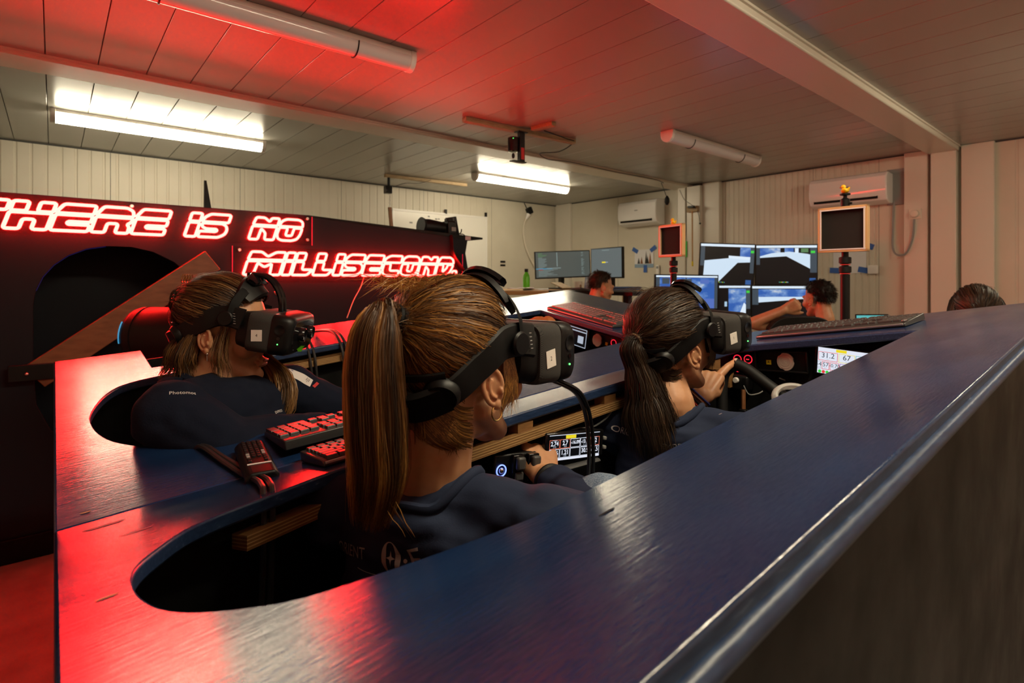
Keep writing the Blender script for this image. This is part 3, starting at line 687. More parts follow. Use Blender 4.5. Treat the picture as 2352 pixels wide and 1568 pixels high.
# ------------------------------------------------------------------ neon lettering
A, B = .60, .655     # top of the lower half, bottom of the upper band
GL = {
 'T': (.95, [[(0, B), (.95, B), (.95, 1), (0, 1)], [(.30, 0), (.64, 0), (.64, A), (.30, A)]]),
 'H': (.98, [[(0, B), (.36, B), (.36, 1), (0, 1)], [(.62, B), (.98, B), (.98, 1), (.62, 1)],
             [(0, 0), (.35, 0), (.35, .36), (.63, .36), (.63, 0), (.98, 0), (.98, A), (0, A)]]),
 'E': (.92, [[(-.02, B), (.92, B), (.92, 1), (.12, 1)], [(0, 0), (.92, 0), (.92, .245), (.38, .245), (.34, .30), (.38, .355), (.92, .355), (.92, A), (0, A)]]),
 'R': (.98, [[(-.02, B), (.98, B), (.92, .88), (.74, 1), (.12, 1)], [(0, 0), (.35, 0), (.35, .36), (.63, .36), (.63, 0), (.97, 0), (.95, .25), (.87, .34), (.98, .46), (.98, A), (0, A)]]),
 'I': (.36, [[(0, B), (.36, B), (.36, 1), (0, 1)], [(0, 0), (.36, 0), (.36, A), (0, A)]]),
 'S': (.92, [[(-.02, B), (.92, B), (.92, 1), (.22, 1), (.05, .86)], [(0, 0), (.70, 0), (.90, .14), (.94, .32), (.88, .50), (.72, A), (.02, A), (.04, .44), (.20, .355), (.55, .355), (.60, .30), (.55, .245), (0, .245)]]),
 'N': (.98, [[(0, B), (.98, B), (.98, 1), (.66, 1), (.62, .82), (.38, 1), (.05, 1)], [(0, 0), (.35, 0), (.37, .50), (.58, .30), (.62, 0), (.98, 0), (.98, A), (0, A)]]),
 'O': (.96, [[(-.02, B), (.98, B), (.92, .90), (.74, 1), (.22, 1), (.05, .90)], [(.0, .28), (.08, .08), (.26, 0), (.68, 0), (.88, .08), (.96, .28), (.98, A), (.64, A), (.62, .23), (.36, .23), (.36, A), (.02, A)]]),
 'M': (1.45, [[(0, B), (1.45, B), (1.45, 1), (1.06, 1), (.76, .80), (.46, 1), (.05, 1)], [(0, 0), (.38, 0), (.43, .52), (.74, .34), (1.0, .50), (1.05, 0), (1.45, 0), (1.45, A), (0, A)]]),
 'L': (.84, [[(0, B), (.38, B), (.38, 1), (0, 1)], [(0, 0), (.66, 0), (.86, .245), (.38, .245), (.38, A), (0, A)]]),
 'C': (.92, [[(-.02, B), (.92, B), (.92, 1), (.28, 1), (.06, .88)], [(.0, .28), (.08, .08), (.26, 0), (.90, 0), (.92, .245), (.40, .245), (.37, A), (.02, A)]]),
 'D': (.96, [[(-.02, B), (.98, B), (.90, .88), (.70, 1), (.12, 1)], [(0, 0), (.62, 0), (.84, .14), (.94, .40), (.98, A), (.64, A), (.60, .40), (.40, .20), (.36, A), (0, A)]]),
 '.': (.30, [[(0, 0), (.26, 0), (.26, .27), (0, .27)]]),
}
XN = XS+.034
def word(par, s, y0, y1, z0, h, r=.0078):
    gap = .075; tot = sum(GL[c][0] for c in s)+gap*(len(s)-1); k = (y1-y0)/tot; x = 0; sh = .30*h
    for c in s:
        wd, polys = GL[c]; m = MB()
        for P in polys:
            Q = round_poly(P, .075, 3)
            m.tube([V((XN, y0+(x+p[0])*k+sh*p[1], z0+p[1]*h)) for p in Q], r, 8, True)
        m.build('letter', 'neon', par, smooth=80); x += wd+gap
def sign(label, y0, y1, z0, z1, words, bolts):
    t = thing('neon_sign', label, 'neon sign', (XN, (y0+y1)/2, z0), 'red neon signs')
    MB().box((XS+.018, (y0+y1)/2, (z0+z1)/2), (.005, y1-y0, z1-z0)).build('acrylic_sheet', 'acrylic', t)
    for yy in (y0, y1): MB().box((XS+.018, yy, (z0+z1)/2), (.006, .003, z1-z0)).build('glowing_edge', 'acrylic_edge', t)
    for (y, z) in bolts:
        MB().tube([(XS+.001, y, z), (XS+.03, y, z)], .009, 12).build('standoff', 'steel', t, bevel=.001)
    for w_ in words: word(t, *w_)
Z1, H1 = 1.534, .128
sign('upper glowing red neon sign reading THERE IS NO', -.46, 1.226, 1.512, 1.690,
     [('THERE', -.335, .440, Z1, H1), ('IS', .535, .728, Z1, H1), ('NO', .855, 1.135, Z1, H1)], [(1.195, 1.675), (1.195, 1.545), (.305, 1.675)])
sign('lower glowing red neon sign reading MILLISECOND.', .775, 2.36, 1.285, 1.492, [('MILLISECOND.', .826, 2.29, 1.328, .134)], [(.81, 1.47), (.81, 1.31), (2.33, 1.31)])

# camera, strap and folder on top of the hull
p = at_x(1040, 541, XS-.10)
k = thing('photo_camera', 'black photo camera with long zoom lens lying on top of the hull', 'camera', V((p.x, p.y, sz(p.y))))
def hx(u, v, dx=0): return at_x(u, v, XS-.10+dx)
MB().tube([hx(968, 519), hx(984, 521), hx(1000, 522), hx(1017, 524)], [.052, .060, .052, .046], 20).build('lens', 'black_plastic', k)
MB().tube([hx(966, 518), hx(972, 519)], [.064, .058], 20).build('lens_hood', 'black_rubber', k)
c = hx(1031, 524); MB().box(c, (.10, .075, .105)).build('body', 'black_plastic', k, bevel=.012, bseg=3)
MB().box(c+V((0, 0, .06)), (.05, .06, .035)).build('viewfinder_hump', 'black_plastic', k, bevel=.012)
MB().box(c+V((.052, .01, -.01)), (.004, .04, .03)).build('screen', 'grey_plastic', k)
st = [hx(1035, 540, .11), hx(1037, 560, .115), hx(1040, 585, .13), hx(1060, 615, .13), hx(1078, 640, .13)]
MB().tube(catmull(st, 4), .026, 8, flat=.15).build('strap', 'black_rubber', k)
p = at_x(1052, 535, XS-.12); k = thing('black_folder', 'black upright folded card standing beside the camera on the hull', 'folder', V((p.x, p.y, 1.63)))
q = [at_x(1024, 500, XS-.12), at_x(1043, 498, XS-.12), at_x(1043, 540, XS-.12), at_x(1024, 536, XS-.12)]
MB().loft([[p_ for p_ in q], [p_+V((-.006, 0, 0)) for p_ in q]]).build('front_leaf', 'dark_grey', k, smooth=0)
q = [at_x(1044, 497, XS-.12), at_x(1048, 497, XS-.12), at_x(1056, 542, XS-.14), at_x(1043, 541, XS-.12)]
MB().loft([[p_ for p_ in q], [p_+V((-.09, .0, 0)) for p_ in q]]).build('back_leaf', 'black_plastic', k, smooth=0)
tag(MB().tube(catmull([at_x(1060, 526, XS-.12), at_x(1059, 533, XS-.12), at_x(1056, 537, XS-.12), at_x(1064, 538, XS-.1), at_x(1070, 544, XS-.08)], 4), .004, 6).build('hull_cable', 'black_rubber'), 'short black cable curling off the hull top by the folder', 'cable')
# ------------------------------------------------------------------ people
def head_frame(c, heading, pitch=0, roll=0):
    """heading: degrees clockwise (to the right) from +Y, pitch: nose down positive"""
    return Matrix.Translation(V(c)) @ Matrix.Rotation(math.radians(-heading), 4, 'Z') @ Matrix.Rotation(math.radians(-pitch), 4, 'X') @ Matrix.Rotation(math.radians(roll), 4, 'Y')
def head_prims(mb, M, face=True):
    P = lambda x, y, z: M @ V((x, y, z))
    mb.ell((0, -.012, .045), (.074, .094, .083), M=M); mb.ell((0, .035, -.005), (.060, .060, .088), M=M)
    mb.cap(P(0, .02, -.05), .050, P(0, .062, -.088), .024)
    for s in (-1, 1):
        mb.cap(P(s*.048, .0, -.045), .019, P(s*.02, .065, -.09), .018)
        mb.ell((s*.028, .085, .026), (.022, .014, .011), M=M); mb.ell((s*.040, .062, -.022), .026, M=M)
        mb.ell((s*.031, .083, .004), (.014, .011, .010), M=M); mb.ell((s*.010, .100, -.027), .0075, M=M, seg=10, rings=8)
    mb.cap(P(0, .094, .014), .007, P(0, .113, -.022), .0095)
    mb.ell((0, .094, -.051), (.022, .010, .006), M=M); mb.ell((0, .092, -.061), (.019, .010, .007), M=M); mb.ell((0, .084, -.088), .017, M=M)
    mb.cap(P(0, -.03, -.02), .050, P(0, -.035, -.08), .050)
def ear(mb, M, s):
    E = Matrix.Translation((s*.0725, -.010, -.012)) @ Matrix.Scale(.88, 4) @ Matrix.Rotation(s*math.radians(-26), 4, 'Z') @ Matrix.Rotation(math.radians(10), 4, 'X')
    q = MB(); hel = [math.radians(d) for d in range(-75, 216, 15)]
    pts = [V((s*(.0075+.0045*max(0, -math.cos(a))), -.001+.0165*math.cos(a)*(1+.12*math.sin(a)), .004+.0275*math.sin(a))) for a in [math.pi-x+.25 for x in hel]]
    q.tube(pts, [.0028]+[.0044]*(len(pts)-2)+[.003], 8); q.ell((s*.004, -.001, .004), (.006, .0165, .0265), seg=18, rings=12)
    q.ell((s*.0065, .002, -.024), (.0062, .0085, .0095), seg=12, rings=8); q.ell((s*.003, .010, -.002), (.008, .009, .020), seg=12, rings=8)
    an = catmull([(s*.0100, .003, -.014), (s*.0115, -.006, -.006), (s*.0118, -.007, .007), (s*.0105, -.001, .017)], 4)
    q.tube(an, .0034, 6); q.ell((s*.0105, .012, -.005), (.0045, .004, .0065), seg=10, rings=6)
    me = bake(q, .0015, 4); me.transform(M @ E); mb.add([v.co.copy() for v in me.vertices], [tuple(p.vertices) for p in me.polygons]); bpy.data.meshes.remove(me)
def torso(mb, neck, shL, shR, pel, g=0):
    neck, shL, shR, pel = V(neck), V(shL), V(shR), V(pel); mid = (shL+shR)/2
    ax = (shR-shL).normalized(); dn = (pel-mid); dn = (dn-ax*dn.dot(ax)).normalized(); f = (-dn).cross(ax)
    T = frame_of(mid, ax, f, -dn); hw = (shR-shL).length/2
    for c, r in (((0, -.008, -.02), (hw*.93, .072, .065)), ((0, .006, -.13), (.142, .094, .14)), ((0, .012, -.30), (.125, .09, .15)), ((0, .0, -.46), (.15, .105, .12)),
                 ((-.06, .072, -.14), (.055, .045, .055)), ((.06, .072, -.14), (.055, .045, .055)), ((-.075, -.045, -.10), (.06, .045, .09)), ((.075, -.045, -.10), (.06, .045, .09))):
        mb.ell(c, tuple(q+g for q in r), M=T)
    for s in (shL, shR):
        mb.ell(s, .054+g); mb.cap(neck+V((0, 0, -.005)), .047+g, s.lerp(neck, .12)+V((0, 0, .008)), .040+g)
    return T
def limb(mb, pts, rs):
    for i in range(len(pts)-1): mb.cap(pts[i], rs[i], pts[i+1], rs[i+1])
def rotx(v, a): return V((v.x, v.y*math.cos(a)-v.z*math.sin(a), v.y*math.sin(a)+v.z*math.cos(a)))
def hand(mb, M, mir=1, curls=((.5, .6, .4),)*4, thumb=((.022, .018, -.006), (.045, .045, -.010), (.058, .072, -.010), (.062, .094, -.008)), nails=None):
    """local: +Y fingers, +Z back of hand, +X thumb side (mir=-1 mirrors)"""
    P = lambda p: M @ V((p[0]*mir, p[1], p[2]))
    xs = (.030, .010, -.010, -.028); ln = ((.040, .024, .020), (.044, .027, .021), (.041, .025, .020), (.032, .019, .018)); ky = (.084, .088, .084, .076)
    tips = []
    for i in range(4):
        mb.cap(P((xs[i]*.55, .004, -.004)), .015, P((xs[i], ky[i], 0)), .0118)
        p = V((xs[i], ky[i], 0)); a = 0; r = (.0098, .0087, .0078, .0066)
        for j in range(3):
            a -= curls[i][j]; q = p+rotx(V((xs[i]*.10*(1 if j == 0 else 0), ln[i][j], 0)), a); mb.cap(P(p), r[j], P(q), r[j+1], n=10); p = q
        tips.append((P(p), M.to_3x3() @ rotx(V((0, 0, 1)), a), M.to_3x3() @ rotx(V((0, 1, 0)), a)))
    mb.ell((-.002*mir, .045, -.008), (.036, .045, .014), M=M)
    mb.cap(P((.012, .012, -.008)), .018, P((.03, .035, -.012)), .014)
    t = [V(q) for q in thumb]; r = (.0145, .0125, .0105, .0088)
    for j in range(3): mb.cap(P(t[j]), r[j], P(t[j+1]), r[j+1], n=10)
    return tips, P(t[3]), (P(t[3])-P(t[2])).normalized()
def join_mb(me, mb):
    bm = bmesh.new(); bm.from_mesh(me); m2 = mb.mesh('e'); bm.from_mesh(m2)
    for f in bm.faces: f.smooth = True
    bm.to_mesh(me); bm.free(); bpy.data.meshes.remove(m2); return me

def p_z(M, p): return (M.inverted() @ p).z
# --- hair
class Hair:
    def __init__(s): s.v = []; s.f = []; s.a = []
    def strand(s, pts, nrm, w, shade):
        k = len(pts); o = len(s.v); hw = w/2
        for i, p in enumerate(pts):
            t = (pts[min(i+1, k-1)]-pts[max(i-1, 0)]); n = nrm[i] if isinstance(nrm, list) else nrm
            sd = t.cross(n); sd = sd.normalized() if sd.length > 1e-9 else V((1, 0, 0))
            ww = hw*(1 if i < k*.7 else max(.15, 1-(i/(k-1)-.7)/.33)); s.v += [tuple(p-sd*ww), tuple(p+sd*ww)]; s.a += [shade, shade]
        for i in range(k-1): a = o+2*i; s.f.append((a, a+1, a+3, a+2))
    def cap(s, M, tree, c, reg, off=.004, n=48, shade=.2):
        o = len(s.v); idx = {}; cw = M @ c; R = M.to_3x3()
        def vert(i, j):
            j %= 2*n; 
            if (i, j) in idx: return idx[(i, j)]
            th = math.pi*i/n; ph = math.pi*j/n; d = V((math.sin(th)*math.cos(ph), math.sin(th)*math.sin(ph), math.cos(th)))
            h = tree.ray_cast(cw, R @ d, .3)[0]; h = h if h else cw+R @ d*.09
            s.v.append(tuple(h+(R @ d)*off)); s.a.append(shade); idx[(i, j)] = len(s.v)-1; return idx[(i, j)]
        for i in range(n):
            for j in range(2*n):
                th = math.pi*(i+.5)/n; ph = math.pi*(j+.5)/n; d = V((math.sin(th)*math.cos(ph), math.sin(th)*math.sin(ph), math.cos(th)))
                if reg(d): s.f.append((vert(i, j), vert(i+1, j), vert(i+1, j+1), vert(i, j+1)))
    def combed(s, M, tree, c, reg, tie, n, w=.0011, puff=.010, base=.005, rnd=None, K=11, disc=.012):
        rnd = rnd or random.Random(3); cw = M @ c; R = M.to_3x3(); dT = (tie-c).normalized(); tw = M @ tie
        made = 0
        while made < n:
            d = V((rnd.gauss(0, 1), rnd.gauss(0, 1), rnd.gauss(0, 1))).normalized()
            if not reg(d): continue
            made += 1; lay = rnd.random(); sh = min(1, max(0, .12+.42*lay+.8*noise.noise(d*9)+rnd.uniform(-.12, .12)))
            e = V((rnd.gauss(0, disc), rnd.gauss(0, disc), rnd.gauss(0, disc*.7))); pts = []; ns = []
            wob = rnd.uniform(-.08, .08); stop = 1.0 if rnd.random() > .12 else rnd.uniform(.35, .8); fly = rnd.random() < .02; tw_ = rnd.uniform(-.4, .4)
            ax = d.cross(dT); ax = ax.normalized() if ax.length > 1e-6 else V((1, 0, 0)); ang = d.angle(dT)
            for k in range(K):
                t = stop*k/(K-1); dd = Matrix.Rotation(ang*t, 3, ax) @ d
                dd = (dd+ax*wob*math.sin(math.pi*t)*.6+ax*.05*noise.noise(dd*7+V((0, 0, 9)))).normalized()
                wd = R @ dd; h = tree.ray_cast(cw, wd, .3)[0] or cw+wd*.09
                p = h+wd*(base+lay*.006+puff*math.sin(math.pi*min(1, t*1.05))*(.6+.4*lay)+(.016*t if fly else 0))
                if t > .72: q = (t-.72)/.28; q = q*q*(3-2*q); p = p.lerp(tw+R @ e, q)
                pts.append(p); ns.append(wd+ax*tw_)
            s.strand(pts, ns, w*rnd.uniform(.6, 1.5), sh)
    def bundle(s, ctrl, rad, n, view, w=.0011, K=16, rnd=None, sh0=.35, shv=.45, curl=.004, lo=.82, flat=1.0):
        rnd = rnd or random.Random(5); path = catmull(ctrl, 8); m = len(path)
        for _ in range(n):
            a = rnd.uniform(0, 2*math.pi); rr = math.sqrt(rnd.random()); end = rnd.uniform(lo, 1.0); pts = []; fl1 = rnd.uniform(-.8, .8); fl2 = rnd.uniform(-.8, .8); ph = rnd.uniform(0, 6)
            side = V((math.cos(a), math.sin(a)*flat)); cl = noise.noise(V((math.cos(a)*2.2, math.sin(a)*2.2, rr*2+ctrl[0][2]*5)))
            sh = min(1, max(0, sh0+shv*1.5*cl+.18*math.sin(a*5+rr*4)+rnd.uniform(-.14, .14)))
            for k in range(K):
                t = end*k/(K-1); x = t*(m-1); i = min(int(x), m-2); p = path[i].lerp(path[i+1], x-i); d = (path[i+1]-path[i])
                X, Y = basis(d, V((.3, .9, .2))); r = lerp_list(rad, t)*rr*(1+.25*cl*t)
                q = p+X*(side.x*r)+Y*(side.y*r)+V((noise.noise(V((ph, t*4, 1))), noise.noise(V((ph, t*4, 7))), 0))*curl*(.3+t)
                pts.append(q)
            s.strand(pts, [(p-view).normalized()*-1+V((fl1, fl2, 0)) for p in pts], w*rnd.uniform(.6, 1.5), sh)
    def build(s, name, m, parent):
        me = bpy.data.meshes.new(name); me.from_pydata(s.v, [], s.f); me.update()
        at = me.attributes.new('shade', 'FLOAT', 'POINT'); at.data.foreach_set('value', s.a)
        me.polygons.foreach_set('use_smooth', [True]*len(me.polygons))
        me.transform((parent.matrix_basis if parent.parent is None else parent.parent.matrix_basis @ parent.matrix_basis).inverted())
        me.materials.append(MATS[m]); o = bpy.data.objects.new(name, me); COL.objects.link(o); o.parent = parent; return o
HC = V((0, -.012, .045))
def reg_long(d):
    if d.y > .30: return d.z > .20+.55*(d.y-.30)
    if d.y > -.12: return d.z > -.22+(d.y+.12)*.9
    if d.y > -.30: return d.z > -.83+(d.y+.30)*3.4
    return d.z > -.86
def reg_cap(d): return reg_long(d) and d.z > -.70
def strap(mb, M, tree, dirs, w, th, off, n=5, mi=0, wfun=None, tilt=None):
    """band lying on the head through the given head-space points"""
    P = catmull(dirs, n); cw = M @ HC; R = M.to_3x3(); pts = []; nr = []
    for p in P:
        d = (R @ (p-HC)); L = d.length; d.normalize(); h = tree.ray_cast(cw, d, .4)[0]
        r = max(L, ((h-cw).length if h else 0)+off); pts.append(cw+d*r); nr.append(d)
    rings = []
    for i, p in enumerate(pts):
        t = (pts[min(i+1, len(pts)-1)]-pts[max(i-1, 0)]).normalized(); n_ = (nr[i]-t*nr[i].dot(t)).normalized(); s = t.cross(n_)
        ww = w*(wfun(i/(len(pts)-1)) if wfun else 1)
        rings.append([p+s*(a*ww/2)+n_*(b*th) for a, b in ((-1, -.3), (-.86, .45), (0, .62), (.86, .45), (1, -.3), (0, -.45))])
    mb.loft(rings, mi); return mb
def rbox(cx, cy, cz, hx, hy, hz, r, n=5):
    """rounded rectangle ring in the XZ plane at cy"""
    P = round_poly([(cx-hx, cz-hz), (cx+hx, cz-hz), (cx+hx, cz+hz), (cx-hx, cz+hz)], r, n); return [(p[0], cy, p[1]) for p in P]
def headset(M, tree, num, label, lensy=True, sag=0):
    t = thing('vr_headset', label, 'vr headset', M, 'black mixed-reality headsets')
    T = lambda mb: mb
    cz = .026+sag
    def L(mb, name, m, par=None, **k): return mb.build(name, m, par or t, local=True, **k)
    # face gasket, fabric shell, front shell
    L(MB().loft([rbox(0, y, cz, hx, 0, hz, r) for y, hx, hz, r in ((.050, .078, .040, .03), (.066, .086, .042, .028), (.084, .090, .043, .024))]), 'face_gasket', 'black_rubber', smooth=50)
    fs = L(MB().loft([rbox(0, y, cz, hx, 0, hz, r) for y, hx, hz, r in ((.078, .092, .044, .020), (.083, .0945, .0455, .020), (.128, .096, .0465, .020), (.130, .095, .0455, .020))]), 'fabric_shell', 'hmd_fabric', smooth=40)
    fr = L(MB().loft([rbox(0, y, cz, hx, 0, hz, r) for y, hx, hz, r in ((.1295, .0955, .046, .020), (.132, .0975, .0475, .021), (.163, .0965, .0465, .022), (.174, .092, .043, .024), (.178, .085, .037, .024))]), 'front_shell', 'black_plastic', smooth=50)
    pl = L(MB().loft([rbox(0, y, cz, hx, 0, hz, .026) for y, hx, hz in ((.176, .082, .035), (.1795, .080, .033))]), 'front_plate', 'black_gloss', smooth=50)
    for sx in (-1, 1):
        cy = Matrix.Translation((sx*.034, .178, cz+.002)) @ Matrix.Rotation(-math.pi/2, 4, 'X')
        L(MB().lathe([(.017, 0), (.017, .012), (.0145, .015), (.012, .013), (.0, .0125)], 24, M=cy), 'camera_lens', 'black_gloss')
        # side strap: hinge arm, halo band to the nape
        m = MB(); strap(m, M, tree, [V((sx*.090, .064, .050+sag)), V((sx*.086, .035, .053)), V((sx*.082, .0, .047)), V((sx*.079, -.035, .024)), V((sx*.070, -.068, -.002)), V((sx*.052, -.092, -.022))], .045, .005, .012, wfun=lambda q: 1.12-.22*q)
        m.build('side_strap', 'black_rubber', t, smooth=35)
        m = MB(); strap(m, M, tree, [V((sx*.088, .038, .062)), V((sx*.082, .040, .085)), V((sx*.062, .045, .108)), V((sx*.034, .050, .122))], .022, .003, .013)
        m.build('top_strap', 'black_soft', t, smooth=35)
        hb = Matrix.Translation((sx*.0915, .028, .048)) @ Matrix.Rotation(sx*math.pi/2, 4, 'Y')
        kn = L(MB().lathe([(.017, 0), (.0175, .003), (.015, .006)], 24, M=hb), 'hinge_knob', 'black_plastic')
        for q in range(5):
            L(MB().box((sx*.0965, .046+.0012*q, .062-.0055*q), (.0012, .005, .0012)), 'tick_mark', 'print_dim', kn)
    m = MB(); strap(m, M, tree, [V((-.062, -.080, -.014)), V((-.035, -.107, -.028)), V((0, -.117, -.032)), V((.035, -.107, -.028)), V((.062, -.080, -.014))], .046, .010, .016); m.build('nape_pad', 'black_plastic', t, smooth=35)
    m = MB(); strap(m, M, tree, [V((-.060, -.085, .016)), V((-.03, -.112, .010)), V((0, -.122, .008)), V((.03, -.112, .010)), V((.060, -.085, .016))], .010, .006, .022); m.build('nape_bar', 'black_plastic', t, smooth=35)
    cw = M @ HC; R = M.to_3x3()
    for x, y, z, nm in ((0, -.12, -.038, 'dial'), (.058, -.092, -.016, 'joint_disc'), (-.058, -.092, -.016, 'joint_disc')):
        d = (R @ (V((x, y, z))-HC)).normalized(); h = tree.ray_cast(cw, d, .3)[0] or cw+d*.1; X, Y = basis(d)
        MB().lathe([(.024, .018), (.025, .026), (.021, .033)], 28, M=frame_of(h, X, Y, d)).build(nm, 'black_plastic', t)
    # crown pad
    m = MB(); strap(m, M, tree, [V((-.060, .046, .096)), V((-.03, .052, .120)), V((0, .054, .128)), V((.03, .052, .120)), V((.060, .046, .096))], .066, .011, .017, wfun=lambda q: .55+.45*math.sin(math.pi*q)); m.build('crown_pad', 'black_plastic', t, smooth=35)
    m = MB(); strap(m, M, tree, [V((-.035, .044, .122)), V((0, .042, .132)), V((.035, .044, .122))], .040, .010, .034, wfun=lambda q: .5+.5*math.sin(math.pi*q)); m.build('crown_cap', 'black_gloss', t, smooth=35)
    # power button, led, number sticker on the right side
    S = Matrix.Translation((.0973, .151, cz+.014)) @ Matrix.Rotation(math.pi/2, 4, 'Y')
    L(MB().lathe([(.0125, 0), (.0125, .0012), (.0095, .0012), (.0085, .0004)], 28, M=S), 'power_button', 'black_plastic')
    L(MB().lathe([(.004, 0), (.004, .001)], 12, M=Matrix.Translation((.0973, .151, cz-.006)) @ Matrix.Rotation(math.pi/2, 4, 'Y')), 'sensor', 'black_gloss')
    L(MB().ell((.0977, .151, cz-.019), .0016, seg=8, rings=6), 'led', 'led_green')
    st = Matrix.Translation((.0955, .102, cz-.006)) @ Matrix.Rotation(math.radians(8), 4, 'X')
    sk = L(MB().box((0, 0, 0), (.0008, .024, .026), M=st), 'sticker', 'sticker')
    tm = M @ st @ Matrix.Translation((.0006, 0, 0)) @ Matrix(((0, 0, 1, 0), (1, 0, 0, 0), (0, 1, 0, 0), (0, 0, 0, 1)))
    text(num, .0095, tm, 'ink', sk, 'number')
    return t
def tree_of(mb):
    me = bake(mb, .0045, 3); b = bvh(me); bpy.data.meshes.remove(me); return b
def project_text(s, size, tree, pc, pr, m, parent, sp=1.0, tilt=0, lift=.0012, sx=1.0, me=None):
    """lettering laid onto a surface: pc, pr = pixels of its centre and of a point to its right"""
    def hit(p):
        d = ray(*p); h, n, *_ = tree.ray_cast(CAM, d.normalized(), 6); return h, n
    (a, na), (b, nb) = hit(pc), hit(pr)
    if a is None or b is None: return
    x = (b-a).normalized(); y = na.cross(x).normalized(); z = x.cross(y)
    me = me or text_mesh(s, size, 'CENTER', sp); bm = bmesh.new(); bm.from_mesh(me)
    bmesh.ops.triangulate(bm, faces=bm.faces[:]); bmesh.ops.subdivide_edges(bm, edges=[e for e in bm.edges if e.calc_length() > size*.3], cuts=2)
    for v in bm.verts:
        p = a+x*(v.co.x*sx)+y*v.co.y; h, n, *_ = tree.ray_cast(p+z*.06, -z, .15)
        v.co = (h+n*lift) if h else p+z*lift
    bm.to_mesh(me); bm.free(); me.materials.clear()
    return put(me, 'lettering', m, parent)
def wrinkle(amp, sc=(22, 22, 34), seed=0):
    def f(co, n):
        q = V((co.x*sc[0]+seed, co.y*sc[1], co.z*sc[2])); return amp*(noise.noise(q)+.5*noise.noise(q*2.1))
    return f

def collar(tr, neck, t, m, slope=-.55):
    pts = []
    for i in range(40):
        a = 2*math.pi*i/40; d = V((math.cos(a), math.sin(a), 0)); h = tr.ray_cast(neck+d*.068+V((0, .002, .10)), V((0, 0, -1)), .3)[0]
        pts.append(h+V((0, 0, .002)) if h else neck+d*.07+V((0, 0, -.03)))
    pts = [(pts[i-1]+pts[i]*2+pts[(i+1) % 40])/4 for i in range(40)]
    MB().tube(pts, .0065, 10, True, flat=1.3).build('collar', m, t)

